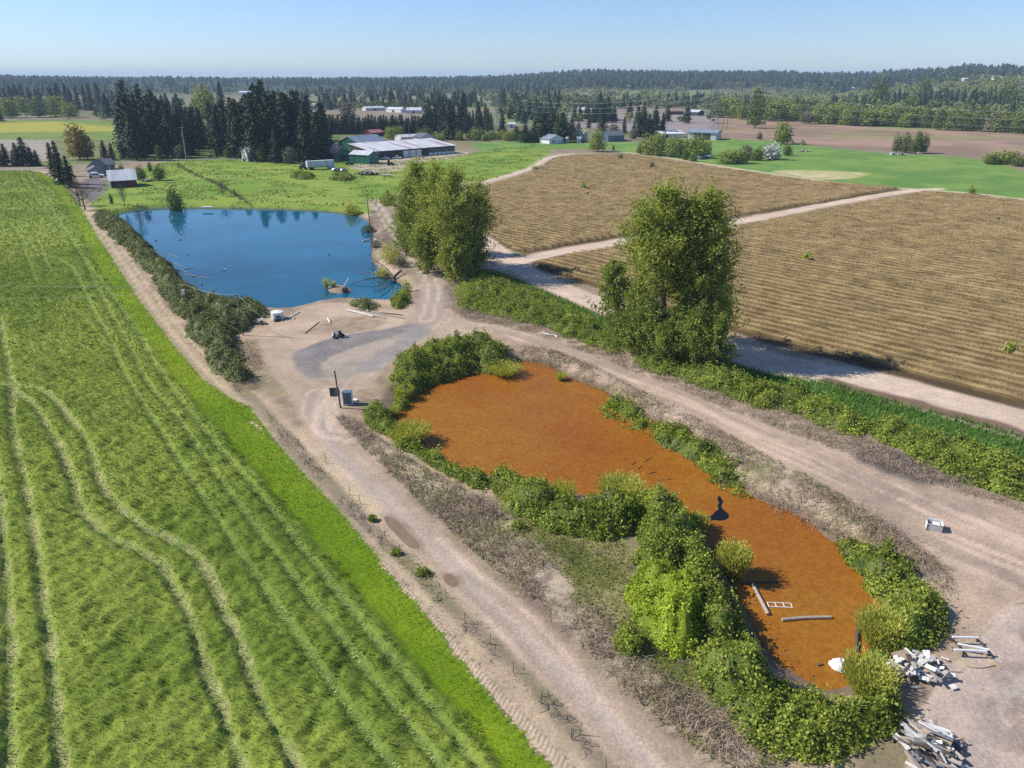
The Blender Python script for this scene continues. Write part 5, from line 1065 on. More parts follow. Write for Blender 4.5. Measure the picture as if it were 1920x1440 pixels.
building('packing_shed', 'very long low building with a rust streaked white roof and open bays', 'building', (700, 300), (853, 287), 24, 4.4, 2.6, DKWALL, RUSTROOF, 'shed', .8, tuple(('panel', .66+.34*i/6+.004, .66+.34*(i+1)/6-.004, 0, 1.3) for i in range(6))+tuple(('window', .675+.34*i/6, .715+.34*i/6, 1.6, 3) for i in range(6))+(('panel', .35, .42, 0, 3.6), ('panel', .43, .5, 0, 3.6), ('panel', .51, .57, 0, 3.6))+tuple(('bay', .02+.08*i, .09+.08*i, 0, 4) for i in range(4)))
building('farm_house', 'white walled house with a dark grey roof behind the long building', 'house', (790, 268), (816, 266), 9, 3.6, 2.4, OFFW, GREYROOF, 'y', .5, (('window', .2, .4, 1, 2.2),))
building('long_shed', 'low pale roofed shed behind the long building', 'shed', (752, 266), (790, 264), 10, 3.0, 1.4, OFFW, PALEROOF, 'x', .4)
building('red_shed', 'low red roofed shed behind the green barn', 'shed', (698, 257), (720, 255), 9, 3, 1.8, REDW, REDROOF, 'x', .4)
building('small_house', 'small white house with a light grey roof beside the windbreak', 'house', (1030, 270), (1058, 268), 10, 3.0, 2.6, WHITE, GREYBLUE, 'y', .5, (('window', .2, .35, 1, 2.2), ('door', .5, .6, 0, 2.1)))
building('outbuilding', 'tiny white outbuilding beside the white blossoming tree', 'shed', (1082, 268), (1089, 268), 4, 3.0, 1.0, WHITE, PALEROOF, 'x', .2, (('dark', .4, .6, 0, 2),))
building('outbuilding', 'tiny white outbuilding next to the small white house', 'shed', (1061, 268), (1066, 268), 4, 3.0, .8, WHITE, PALEROOF, 'x', .2, (('dark', .4, .6, 0, 2),))
building('dark_house', 'blue grey house with a dark shingle roof behind the lawn', 'house', (1140, 266), (1170, 265), 11, 4.2, 2.6, BLUEM, GREYROOF, 'x', .6, (('window', .2, .35, 1, 2.4), ('window', .6, .75, 1, 2.4)))
building('long_white_roof', 'long low building with a bright white roof behind the willows', 'building', (1240, 259), (1283, 258), 14, 3, 1.6, OFFW, WHITE, 'x', .5, (('dark', .2, .3, 0, 2.4),))
building('machine_shed', 'open fronted grey shed with dark bays near the pylon', 'shed', (1290, 261), (1342, 263), 16, 5, 1.6, OFFW, GREYBLUE, 'x', .8, (('bay', .2, .5, 0, 4.4), ('bay', .52, .8, 0, 4.4)))
building('far_barn', 'far brown roofed barn in front of the wood', 'barn', (1252, 215), (1282, 215), 14, 4, 3, DKWALL, plain('brown_roof', (.3, .2, .16), .8), 'x', .6, (('bay', .3, .7, 0, 3),))
building('far_barn', 'far white roofed barn beside the brown roofed one', 'barn', (1284, 216), (1308, 217), 14, 4, 2, DKWALL, PALEROOF, 'x', .6, (('bay', .3, .7, 0, 3),))
building('far_house', 'far white house between the left groves', 'house', (191, 214), (210, 213), 9, 4, 2.6, WHITE, GREYBLUE, 'x', .5, (('window', .2, .4, 1, 2.2),))
building('far_shed', 'white tarp roofed shed right of the far white house', 'shed', (217, 223), (233, 223), 7, 1.5, 2.4, WHITE, WHITE, 'x', .3)
for A, B, dp, hw, ri, lab, wm in (((448, 180), (472, 180), 20, 5, 3, 'distant white barn far beyond the fir grove', WHITE), ((598, 181), (622, 181), 18, 5, 3, 'distant white warehouse in the centre left fields', WHITE), ((686, 208), (722, 207), 12, 3.5, 2, 'far white greenhouse above the conifer hedge', OFFW), ((724, 210), (752, 211), 10, 3.5, 2.5, 'second far white greenhouse above the hedge', WHITE), ((762, 213), (790, 213), 12, 4, 3, 'rounded white greenhouse at the right end of the hedge', OFFW), ((1084, 212), (1100, 212), 10, 4, 2.5, 'far white house left of the tall fir', WHITE), ((1108, 212), (1122, 212), 10, 3, 2, 'low far white shed beside the white house', OFFW), ((953, 240), (966, 240), 8, 3, 1.5, 'small white shed at the left of the windbreak', WHITE), ((480, 154), (500, 154), 26, 8, 4, 'faint white house on the horizon left', OFFW), ((585, 205), (592, 205), 8, 4, 4, 'small white gabled farmhouse beyond the grove', WHITE)):
    building('distant_building', lab, 'building', A, B, dp, hw, ri, wm, PALEROOF, 'x', .3, (('dark', .4, .55, 0, 2.6),))
# houses on the rise at the right: placed on the hill
for px, r0, lab in ((1552, 2050, 'white house on the wooded rise at right'), (1592, 2000, 'second white house on the wooded rise at right'), (1835, 1780, 'white house on the far right hilltop'), (1858, 1800, 'long pale house on the far right hilltop'), (1800, 1790, 'pale cottage on the far right hilltop'), (1905, 1780, 'grey house at the right border on the hilltop')):
    y0 = r0; x0 = (px-960)/1333*y0*.93; h = zat(x0, y0)
    rt = empty('hill_house', (x0, y0, h), 0, lab, 'house'); m = MB(); w = 20 if 'long' in lab else 12; rt.scale = (.9, .9, .55); m.prism([(-w/2, -2), (w/2, -2), (w/2, 9), (-w/2, 9)], -6, 6); m.build('wall', OFFW, rt)
    m = MB(); m.add([(-w/2-1, -7, 9), (w/2+1, -7, 9), (w/2+1, 0, 13), (-w/2-1, 0, 13), (w/2+1, 7, 9), (-w/2-1, 7, 9)], [(0, 1, 2, 3), (3, 2, 4, 5), (0, 3, 5), (1, 4, 2)]); m.build('roof', PALEROOF, rt)

# ------------------------------------------------------------------ trailer, vehicles
def at(px, py, z=None):
    x0, y0 = P(px, py); return (x0, y0, zat(x0, y0) if z is None else z)
def trailer():
    ax, ay = P(577, 319); bx, by = P(628, 316); w = math.hypot(bx-ax, by-ay); rz = math.atan2(by-ay, bx-ax)
    root = empty('semi_trailer', (ax, ay, 0), rz, 'long white box trailer with dirty streaked sides parked below the firs', 'trailer')
    MB().box((w/2, 1.3, 2.7), (w, 2.6, 2.9)).build('box', ribbed('trailer_side', (.62, .64, .66), (.4, .43, .47), 1.2), root)
    MB().box((w/2, 1.3, 1.1), (w*.96, 2.0, .22)).build('frame', BLACK, root)
    for wx in (w*.14, w*.22, w*.78, w*.88):
        for wy in (.25, 2.35): MB().tube([(wx, wy-.18, .5), (wx, wy+.18, .5)], .5, 12).build('wheel', BLACK, root)
    ax, ay = P(566, 318); t = empty('truck_cab', (ax, ay, 0), rz, 'dark truck cab at the left end of the white trailer', 'truck')
    MB().box((1.2, 1.2, 1.9), (2.2, 2.3, 2.2)).box((-.3, 1.2, 1.3), (1.2, 2.0, 1.1)).build('cab', DARKWOOD, t, .1)
    MB().box((.25, 1.2, 2.3), (.35, 1.9, .7)).build('windscreen', GLASS, t)
    for wx in (-.4, 2.2):
        for wy in (.1, 2.3): MB().tube([(wx, wy-.15, .5), (wx, wy+.15, .5)], .5, 10).build('wheel', BLACK, t)
trailer()
def car(px, py, rz, mat, label, pickup=False, scale=1.0):
    root = empty('parked_car' if not pickup else 'pickup_truck', at(px, py), rz, label, 'car' if not pickup else 'pickup')
    root.scale = (scale,)*3
    if pickup:
        MB().prism([(-2.6, .45), (2.6, .45), (2.6, .95), (1.3, 1.05), (-2.6, 1.0)], -.95, .95).prism([(-.6, 1.02), (1.2, 1.02), (.75, 1.75), (-.5, 1.75)], -.85, .85).build('body', mat, root, .06)
        MB().prism([(-.66, 1.12), (1.12, 1.12), (.8, 1.62), (-.57, 1.62)], -.88, .88).build('window', GLASS, root)
        MB().box((-1.65, 0, 1.0), (1.7, 1.6, .06)).build('cargo_bed', BLACK, root)
    else:
        MB().prism([(-2.2, .4), (2.2, .4), (2.2, .8), (1.2, .95), (-2.1, 1.0)], -.88, .88).prism([(-1.9, .96), (1.1, .94), (.4, 1.45), (-1.4, 1.45)], -.78, .78).build('body', mat, root, .06)
        MB().prism([(-1.75, 1.0), (.98, .98), (.4, 1.38), (-1.38, 1.38)], -.81, .81).build('window', GLASS, root)
    for wx in (-1.45, 1.45):
        for wy in (-.82, .82): MB().tube([(wx, wy-.12, .34), (wx, wy+.12, .34)], .34, 10).build('wheel', BLACK, root)
    return root
BLUEC = plain('pale_blue_paint', (.35, .45, .52), .3, .05); SILV = plain('silver_paint', (.5, .52, .54), .3, .05, metal=.4)
car(622, 317, .3, BLUEC, 'pale blue car in front of the trailer tail'); car(630, 321, .9, SILV, 'silver car second from the trailer'); car(637, 322, 1.3, BLACK, 'black car between the silver cars'); car(644, 322, 1.0, SILV, 'silver van like car at the right end of the parked row')
car(722, 299, .1, WHITE, 'white pickup in front of the open bays', True); car(744, 298, .1, WHITE, 'second white pickup right of the first under the long roof', True); car(655, 309, .5, BLACK, 'dark car in the shadow beside the green shed')
car(181, 333, .4, WHITE, 'white covered camper beside the grey garage', False, 1.5); car(789, 296, .2, SILV, 'silver car at the right of the open bays')
def tractor(px, py):
    r = empty('tractor', at(px, py), .4, 'black tractor standing in the yard before the long building', 'tractor'); MB().box((0, 0, 1.2), (2.6, .9, .8)).box((-.8, 0, 2.1), (1.1, 1.1, 1.3)).build('body', BLACK, r, .08)
    for wx, rr in ((-1.0, .8), (1.1, .5)):
        for wy in (-.7, .7): MB().tube([(wx, wy-.2, rr), (wx, wy+.2, rr)], rr, 12).build('wheel', BLACK, r)
    MB().box((2.0, 0, .7), (.8, 2.2, .6)).build('bucket', GREYM, r)
tractor(732, 310)

# ------------------------------------------------------------------ poles and wires
def pole(px, py, ptop, label, arm=0, transformer=False, lean=0, r=.15, name='utility_pole', mat=BARK):
    x0, y0 = P(px, py); g = zat(x0, y0); h = ztop(ptop, y0)-g
    root = empty(name, (x0, y0, g), 0, label, 'pole')
    MB().tube([(0, 0, -.5), (lean*.5, 0, h*.5), (lean, 0, h)], [r, r*.85, r*.7], 8).build('post', mat, root)
    if arm: MB().box((lean, 0, h-.35), (arm, .12, .14)).build('crossarm', mat, root)
    if arm:
        for s in (-1, 1): MB().tube([(lean+s*arm*.42, 0, h-.28), (lean+s*arm*.42, 0, h-.05)], .05, 6).build('insulator', OFFW, root)
    if transformer: MB().tube([(lean-.35, -.1, h-1.9), (lean-.35, -.1, h-1.0)], .24, 12).build('transformer', OFFW, root, .04)
    return (x0+lean, y0, g+h)
def lean_for(px, py, pxt, pyt):
    x0, y0 = P(px, py); return xat(pxt, y0, ztop(pyt, y0))-x0
p1 = pole(357, 603, 533, 'utility pole with a white transformer in the bramble hedge', 0, True, lean_for(357, 603, 346, 533), .13)
p2 = pole(456, 628, 551, 'thin utility pole with a short crossarm at the clearing edge', 1.0, False, lean_for(456, 628, 444, 551), .12)
p3 = pole(639, 765, 695, 'dark leaning post with electrical boxes beside the blue cabinet', 0, False, lean_for(639, 765, 627, 695), .14)
def wire(name, a, b, sag, label, r=.012, mat=GREYM):
    pts = []
    for i in range(17):
        t = i/16; pts.append((a[0]+(b[0]-a[0])*t, a[1]+(b[1]-a[1])*t, a[2]+(b[2]-a[2])*t-sag*4*t*(1-t)))
    o = MB().tube(pts, r, 4, False).build(name, mat); return tag(o, label, 'wire', None)
WIREM = plain('bright_wire', (.55, .56, .55), .5)
off = P(-260, 520, 10); 
wire('power_wire', p1, (off[0], off[1], 10), 1.0, 'upper power wire running left over the crop field', .016, WIREM)
wire('power_wire', (p1[0], p1[1], p1[2]-1.2), (off[0]-3, off[1]-4, 8.6), 1.4, 'lower power wire running left over the crop field', .014, WIREM)
wire('power_wire', p1, p2, .7, 'thin wire strung between the two hedge poles', .015, WIREM)
g1 = P(486, 610); wire('guy_wire', (p2[0], p2[1], p2[2]-.8), (g1[0], g1[1], .1), 0, 'slanting guy wire right of the crossarm pole', .02)
wire('power_wire', p2, p3, .9, 'wire sagging from the crossarm pole to the leaning post', .012)
# cabinet and boxes by the leaning post
bx_, by_ = P(637, 757); r = empty('electrical_panel', (bx_+.05, by_-.3, zat(bx_, by_)), 0, 'dark backboard with a grey meter box on the leaning post', 'panel')
MB().box((-.55, 0, 1.9), (1.3, .08, 1.3)).build('backboard', DARKWOOD, r); MB().box((-.1, -.16, 1.85), (.7, .24, .8)).build('meter_box', BLUEM, r, .02)
cx_, cy_ = P(653, 757); r = empty('pump_cabinet', (cx_, cy_, zat(cx_, cy_)), .12, 'blue grey steel cabinet with white sides near the leaning post', 'cabinet')
MB().box((0, 0, .9), (1.35, .9, 1.8)).build('casing', WHITE, r, .03); MB().box((0, -.47, .95), (1.1, .05, 1.6)).build('door', BLUEM, r, .01); MB().box((0, 0, 1.84), (1.45, 1.0, .07)).build('lid', BLUEM, r, .01)
MB().box((.38, -.52, .95), (.05, .06, .25)).build('handle', GREYM, r)
o = MB().box((0, 0, .12), (.9, .6, .24)).build('white_bucket_scrap', WHITE); 
o.name = 'scrap_box'; o.location = at(664, 752); tag(o, 'white scrap box lying right of the blue cabinet', 'box')

# ------------------------------------------------------------------ white tank, logs and scrap in the clearing
r = empty('water_tank', at(521, 597), 0, 'round off-white water tank by the brambles of the clearing', 'tank')
MB().tube([(0, 0, 0), (0, 0, 1.35)], 1.15, 24).build('shell', WHITE, r, .06); MB().tube([(0, 0, 1.35), (0, 0, 1.55)], [1.1, .35], 24).build('lid', WHITE, r)
r = empty('old_tyre', at(519, 602), 0, 'black tyres lying at the foot of the white tank', 'tyre')
def torus(R0, r0, loc, tilt=0.0, n=20, m=8):
    M = Matrix.Translation(loc) @ Matrix.Rotation(tilt, 4, 'X'); V = [M @ Vector(((R0+r0*math.cos(b))*math.cos(a), (R0+r0*math.cos(b))*math.sin(a), r0*math.sin(b))) for a in [6.283*i/n for i in range(n)] for b in [6.283*j/m for j in range(m)]]
    return MB().add(V, [(i*m+j, ((i+1) % n)*m+j, ((i+1) % n)*m+(j+1) % m, i*m+(j+1) % m) for i in range(n) for j in range(m)])
torus(.42, .17, (0, 0, .2)).build('tyre', BLACK, r); torus(.4, .16, (.25, .3, .55), .5).build('tyre', BLACK, r)
def log(name, a, b, rad, mat, label, cat='log', z=0.0, taper=.75, dz=None, group=None):
    (x0, y0), (x1, y1) = P(*a, z), P(*b, z); z0 = max(zat(x0, y0), z)+rad*.8; z1 = max(zat(x1, y1), z)+rad*.8
    if dz: z1 += dz
    m = MB().tube([(0, 0, 0), ((x1-x0)*.5, (y1-y0)*.5+.1, (z1-z0)/2), (x1-x0, y1-y0, z1-z0)], [rad, rad*(1+taper)/2, rad*taper], 8)
    o = m.build(name, mat); o.location = (x0, y0, z0); return tag(o, label, cat, group)
log('log', (651, 583), (700, 595), .24, DRIFT_L, 'thick bleached log end lying at the left of the log stack')
log('log', (660, 582), (722, 598), .16, DRIFT, 'long grey log in the middle of the log stack')
log('log', (668, 580), (758, 598), .15, DRIFT, 'longest thin log reaching right across the clearing')
log('log', (690, 585), (755, 592), .12, DARKWOOD, 'dark thin log behind the long ones')
log('driftwood', (678, 579), (690, 584), .2, DRIFT_L, 'short pale branch above the log stack')
log('plank', (572, 626), (598, 604), .1, TANWOOD, 'brown plank lying aslant in the clearing', 'plank')
log('pipe', (614, 598), (619, 606), .14, WHITE, 'short white pipe piece in the clearing', 'pipe', taper=1)
log('pipe', (541, 598), (562, 586), .12, DRIFT_L, 'pale curved pipe right of the white tank', 'pipe', taper=1)
log('pipe', (552, 599), (546, 585), .1, DRIFT, 'grey hose piece by the white tank', 'pipe', taper=1)
def pile(name, px, py, w, d, h, n, mats, label, L0=1.2, th=.08, seed=0, wd=.25, cat='debris', ang=None, flat=.35):
    r0 = random.Random(seed); root = empty(name, at(px, py), 0, label, cat)
    for i in range(n):
        x_ = r0.gauss(0, .33)*w/2*1.1; y_ = r0.gauss(0, .33)*d/2*1.1; k = max(0, 1-(2*x_/w)**2-(2*y_/d)**2); zz = .08+h*k*r0.uniform(.35, 1)
        L_ = L0*r0.uniform(.5, 1.5); a = r0.uniform(0, 3.14) if ang is None else ang+r0.gauss(0, .45)
        m = MB().box((0, 0, 0), (L_, wd*r0.uniform(.3, 1.6), th*r0.uniform(.6, 1.6)), 0, r0.gauss(0, flat), r0.gauss(0, flat*.6))
        o = m.build('board', r0.choice(mats), root); o.location = (x_, y_, zz); o.rotation_euler = (0, 0, a)
    return root
pile('scrap_heap', 634, 631, 3.0, 1.8, .9, 16, [WHITE, BLACK, WHITE, GREYM, BLACK], 'heap of black and white scrap in the middle of the clearing', .9, .15, 3, .5, flat=.5)
pile('scrap_heap', 486, 607, 2.6, 2.0, .8, 18, [DRIFT, OFFW, DARKWOOD, REDW], 'small heap of reddish scrap left of the white tank', .9, .1, 4, .3)
# ------------------------------------------------------------------ debris and planks near the lower right corner
pile('debris_heap', 1716, 1258, 6.6, 3.6, 1.1, 100, [WHITE, OFFW, OFFW, DRIFT_L, WHITE, TANWOOD, DRIFT, OFFW, DRIFT, DRIFT_L, GREYM, DARKWOOD], 'heap of broken white boards and plaster at the pond tip', .75, .05, 11, .27)
pile('plank_heap', 1738, 1402, 5.4, 4.6, 1.1, 96, [DRIFT, DRIFT_L, DRIFT, DARKWOOD, TANWOOD, OFFW, GREYM, BARK], 'heap of grey weathered planks at the lower right corner', 1.25, .06, 12, .24, ang=-.8)
o = MB().box((0, 0, 0), (1.3, 1.0, .08), .3, .2).build('plywood_sheet', TANWOOD); x0, y0, z0 = at(1688, 1247); o.location = (x0, y0, z0+1.0); tag(o, 'tan plywood sheet lying on the white debris heap', 'board')
for a, b, lab, dz in (((1786, 1194), (1835, 1195), 'upper white pipe of the three beside the debris', .5), ((1796, 1207), (1855, 1218), 'middle white pipe slanting down to the right', .5), ((1790, 1218), (1850, 1221), 'lower white pipe of the three beside the debris', .5)):
    x0, y0 = P(*a, .6); x1, y1 = P(*b, .6); o = MB().tube([(0, 0, 0), (x1-x0, y1-y0, 0)], .09, 8).build('white_pipe', WHITE); o.location = (x0, y0, .62+max(zat(x0, y0), -.1)); tag(o, lab, 'pipe')
r = empty('pipe_rack', at(1826, 1222), 0, 'low dark trestle holding the white pipes', 'rack'); 
for dx in (-1.1, .9): MB().box((dx, .35, .32), (.1, 1.8, .12)).box((dx, 1.15, .14), (.1, .1, .4)).box((dx, -.4, .14), (.1, .1, .4)).build('trestle', DARKWOOD, r)
YEL = plain('yellow_hose', (.5, .36, .14), .6)
def hose(pxs, label, rad=.035):
    pts = smooth_line(PP(pxs), 2); pts = [(a, b, zat(a, b)+.06) for a, b in pts]; tag(MB().tube(pts, rad, 6, False).build('hose', YEL), label, 'hose')
hose([(1795, 1232), (1805, 1244), (1820, 1252), (1845, 1253), (1868, 1247)], 'curved yellowish hose below the white pipes'); hose([(1838, 1222), (1858, 1238), (1874, 1254)], 'short straight yellowish hose crossing the curved one')
# things floating in the orange pond
log('floating_beam', (1411, 1098), (1440, 1154), .17, DRIFT, 'slanting weathered beam floating in the orange pond', 'beam', ZW, 1.0)
log('floating_beam', (1390, 1095), (1460, 1092), .09, DARKWOOD, 'thin dark half sunk beam above the slanting one', 'beam', ZW, .7)
log('floating_beam', (1466, 1164), (1558, 1159), .15, DRIFT, 'long level weathered beam in the lower orange pond', 'beam', ZW, .9)
log('floating_beam', (1609, 1166), (1606, 1224), .16, DARKWOOD, 'dark upright looking beam by the east shore willow', 'beam', ZW, .9)
for i, (a, b) in enumerate((((1185, 872), (1192, 866)), ((1196, 880), (1204, 874)), ((1217, 889), (1232, 885)), ((1233, 901), (1240, 902)), ((1252, 899), (1262, 900)), ((1208, 866), (1222, 860)), ((1122, 892), (1127, 890)), ((1098, 834), (1106, 836)))): log('floating_stick', a, b, .05, DARKWOOD, 'small dark stick drifting in the narrows of the orange pond', 'stick', ZW, .6, group='sticks drifting in the orange pond')
log('stick', (1338, 868), (1346, 878), .05, DRIFT_L, 'pale stick at the narrow part of the orange pond', 'stick', ZW, .9)
x0, y0 = P(1462, 1135, ZW); r = empty('floating_ladder', (x0, y0, ZW+.04), -.07, 'white ladder like frame floating beside the slanting beam', 'ladder'); m = MB()
for yy in (-.28, .28): m.box((0, yy, 0), (2.1, .06, .06))
for xx in (-1.02, -.35, .35, 1.02): m.box((xx, 0, .003), (.06, .5, .05))
m.build('rail', WHITE, r)
x0, y0 = P(1576, 1250, ZW); r = np.random.default_rng(3)
V = []; n, mm = 16, 8
for j in range(mm+1):
    b = math.pi/2*j/mm
    for i in range(n): a = 6.283*i/n; k = 1+.18*math.sin(3*a+j)+.1*r.normal()*.5; V.append((.85*math.cos(a)*math.cos(b)*k, .65*math.sin(a)*math.cos(b)*k, .55*math.sin(b)*k-.1))
o = MB().add(V, [(j*n+i, j*n+(i+1) % n, (j+1)*n+(i+1) % n, (j+1)*n+i) for j in range(mm) for i in range(n)]).build('foam_float', WHITE); o.location = (x0, y0, ZW+.05); tag(o, 'lumpy white foam float at the tip of the orange pond', 'float')
for f in o.data.polygons: f.use_smooth = True
x0, y0 = P(1537, 1247, ZW); o = MB().box((0, 0, 0), (.45, .2, .14), .2).box((.15, 0, .1), (.12, .12, .1)).build('driftwood_chunk', DARKWOOD, None, .03); o.location = (x0, y0, ZW+.05); tag(o, 'small dark chunk floating left of the white float', 'driftwood')
# open white crate in the yard
x0, y0, z0 = at(1750, 990); r = empty('open_crate', (x0, y0, z0), -.35, 'open white topped crate standing alone in the dirt yard', 'crate'); r.scale = (.74, .74, .74)
for nme, c, d_ in (('side_panel', (0, -.7, .5), (1.9, .06, 1.0)), ('side_panel', (0, .7, .5), (1.9, .06, 1.0)), ('end_panel', (-.92, 0, .5), (.06, 1.34, 1.0)), ('end_panel', (.92, 0, .5), (.06, 1.34, 1.0))): MB().box(c, d_).build(nme, OFFW, r, .01)
MB().box((0, 0, .08), (1.78, 1.34, .06)).build('floor', DARKWOOD, r); MB().box((.25, 0, .7), (.9, 1.3, .04)).build('inner_shelf', WHITE, r)
m = MB()
for a in (-.95, .95):
    for b in (-.73, .73): m.box((a, b, .55), (.1, .1, 1.1))
m.build('corner_post', DARKWOOD, r)
for c, d_ in (((0, -.74, 1.04), (1.8, .05, .1)), ((0, .74, 1.04), (1.8, .05, .1)), ((-.97, 0, 1.04), (.05, 1.36, .1)), ((.97, 0, 1.04), (.05, 1.36, .1))): MB().box(c, d_).build('rim', WHITE, r)
# white pipe by the east road verge
hose2 = smooth_line(PP([(1018, 625), (1030, 629), (1042, 630), (1044, 634)]), 2); o = MB().tube([(a, b, .12+zat(a, b)) for a, b in hose2], .09, 6).build('pipe', WHITE); tag(o, 'thin white pipe lying on the verge of the east dirt road', 'pipe')
# fence posts and their brush along the field side of the west road
for i, (px, py, pt) in enumerate(((612, 868, 845), (657, 928, 906), (676, 945, 925), (747, 1040, 1018), (838, 1120, 1098), (872, 1168, 1145), (918, 1208, 1185), (962, 1262, 1238), (1016, 1320, 1290), (1073, 1386, 1360), (1086, 1378, 1352), (1137, 1440, 1412), (505, 780, 766), (538, 823, 806), (576, 850, 836))):
    x0, y0 = P(px, py); h = max(ztop(pt, y0)-zat(x0, y0), 1.0)*.85; ln = random.uniform(-.15, .15)
    root = empty('fence_post', (x0, y0, zat(x0, y0)), 0, 'thin dark leaning fence post between the crop field and the dirt road', 'fence post', 'old fence posts beside the crop field')
    MB().tube([(0, 0, -.3), (ln, ln*.5, h)], [.035, .025], 6).build('stake', BARK, root)
    MB().tube([(ln*.5, 0, h*.5), (ln*.5+random.uniform(.2, .5)*random.choice((-1, 1)), .2, h*.35)], [.015, .01], 5).build('loose_stick', BARK, root)
# snag, fallen willow, island in the blue pond
def snag():
    x0, y0 = P(697, 452); h = ztop(333, y0); top = xat(684, y0, h); root = empty('dead_tree', (x0, y0, zat(x0, y0)), 0, 'tall bare dead trunk on the east shore of the blue pond', 'tree'); dx = top-x0
    MB().tube([(0, 0, -.4), (dx*.35, 0, h*.35), (dx*.7, .1, h*.7), (dx, 0, h)], [.2, .15, .1, .03], 8).build('trunk', BARK, root)
    m = MB()
    for i in range(12):
        f = .35+.05*i; s = random.choice((-1, 1)); L_ = random.uniform(.6, 1.8); m.tube([(dx*f, 0, h*f), (dx*f+s*L_, random.uniform(-.5, .5), h*f+L_*.5)], [.05, .015], 4)
    m.build('branches', BARK, root)
snag()
log('driftwood', (680, 453), (706, 448), .18, DRIFT_L, 'white fallen trunk at the foot of the dead tree', z=ZW)
log('driftwood', (702, 449), (724, 466), .16, DRIFT_L, 'second white fallen trunk pointing down the bank', z=ZW)
def fallen(px, py, spec, label):
    x0, y0 = P(px, py, ZW+.6); root = empty('fallen_willow', (x0, y0, ZW+.6), 0, label, 'tree'); m = MB()
    for (qx, qy) in spec:
        r0 = .16
        x1, y1 = P(qx, qy, ZW+.1); e = Vector((x1-x0, y1-y0, -.45)); mid = e*.5+Vector((0, 0, .7)); m.tube([(0, 0, 0), mid, e], [r0, r0*.7, r0*.25], 6)
        for k in range(7):
            f = random.uniform(.35, .95); c = e*f+Vector((0, 0, .5*(1-f))); d_ = Vector((random.uniform(-1.6, 1.6), random.uniform(-1.6, 1.6), random.uniform(0, 1.0))); m.tube([c, c+d_], [r0*.3, .015], 4, False)
    m.build('branches', BARK, root); MB().tube([(0, 0, 0), (1.8, 1.0, 1.5)], [.4, .25], 8).build('trunk', BARK, root)
fallen(738, 520, ((655, 534), (675, 513), (690, 500), (700, 545), (712, 556), (705, 490)), 'fallen willow with limbs spreading into the blue pond')
r = smooth_poly(PP([(610, 540), (620, 534), (640, 533), (655, 538), (664, 545), (655, 550), (630, 552), (614, 548)], ZW), 2); c = r.mean(0)
V = [(c[0], c[1], ZW+.55)]+[(p[0]*.5+c[0]*.5, p[1]*.5+c[1]*.5, ZW+.45) for p in r]+[(p[0], p[1], ZW-.15) for p in r]; n = len(r)
F = [(0, 1+i, 1+(i+1) % n) for i in range(n)]+[(1+i, 1+n+i, 1+n+(i+1) % n, 1+(i+1) % n) for i in range(n)]
o = MB().add(V, F).build('mud_island', plain('mud', (.3, .23, .16), .9, .4, 3, bump=.5)); tag(o, kind='structure')
m = np.array(r).mean(0)
bush(648, 545, 2.2, 1.4, 'dark root stump clump on the little mud island', TWIG_D, 260, .3, 'root_stump', 'stump', z=ZW+.4); willow(612, 540, 1.8, 2.4, 'pale sapling on the left tip of the mud island', WILLOW, ZW+.2, 200); willow(625, 540, 1.5, 1.8, 'second pale sapling on the mud island', WILLOW, ZW+.2, 160)
log('driftwood', (645, 538), (654, 528), .1, DRIFT_L, 'pale curved root rising from the mud island', z=ZW+.4, dz=.8)
for i, (a, b) in enumerate((((315, 492), (345, 500)), ((330, 508), (362, 503)), ((345, 515), (400, 523)), ((338, 505), (352, 512)), ((360, 520), (372, 516)), ((318, 478), (336, 484)))): log('driftwood', a, b, .09, DRIFT, 'grey stick floating off the dull hedge in the blue pond', 'driftwood', ZW, .5, group='sticks floating off the hedge')
for px, py in ((422, 505), (292, 452), (338, 450), (352, 478), (379, 535), (424, 558), (618, 478), (420, 508)):
    x0, y0 = P(px, py, ZW); root = empty('water_bird', (x0, y0, ZW), random.random()*6, 'small dark bird resting on the blue pond', 'bird', 'birds on the blue pond')
    V = [(math.cos(a)*.28*math.cos(b), math.sin(a)*.13*math.cos(b), .1+.13*math.sin(b)) for b in (-.8, -.2, .4, 1.0) for a in [6.283*k/10 for k in range(10)]]
    mb = MB().add(V, [(j*10+i, j*10+(i+1) % 10, (j+1)*10+(i+1) % 10, (j+1)*10+i) for j in range(3) for i in range(10)]+[tuple(range(30, 40))]); mb.tube([(.2, 0, .15), (.27, 0, .32), (.33, 0, .34), (.42, 0, .32)], [.06, .045, .05, .012], 6); mb.build('body', BLACK if px != 422 else WHITE, root)
# little things in the yards
pile('scrap_heap', 692, 328, 16, 6, 1.4, 46, [DARKWOOD, BLACK, DRIFT, GREYM], 'long dark scrap heap in front of the sheds', 2.0, .3, 21, .8); 
o = MB().prism([(-2.2, .3), (2.0, .3), (2.6, .9), (-2.4, .9)], -.9, .9).build('small_boat', plain('boat_hull', (.6, .5, .45), .5), None, .1); o.location = at(725, 331); tag(o, 'small pale boat hull lying right of the long scrap heap', 'boat')
for px, py, w, lab in ((1672, 291, 6, 'heap of white tarps under the dark tree group'), (1690, 291, 5, 'brown and white heap right of the white tarps'), (1722, 289, 3.5, 'small grey heap under the right tree of the group'), (1508, 284, 8, 'low pile of boards on the green field edge'), (275, 340, 5, 'picnic table and boards between the orchard trees')):
    pile('junk_heap', px, py, w, 3, 1.8 if px in (1672, 1690) else .7, 26, [WHITE, OFFW, BLUEC, DRIFT] if px == 1672 else [DRIFT, OFFW, DARKWOOD], lab, 1.6, .25, px, .8)
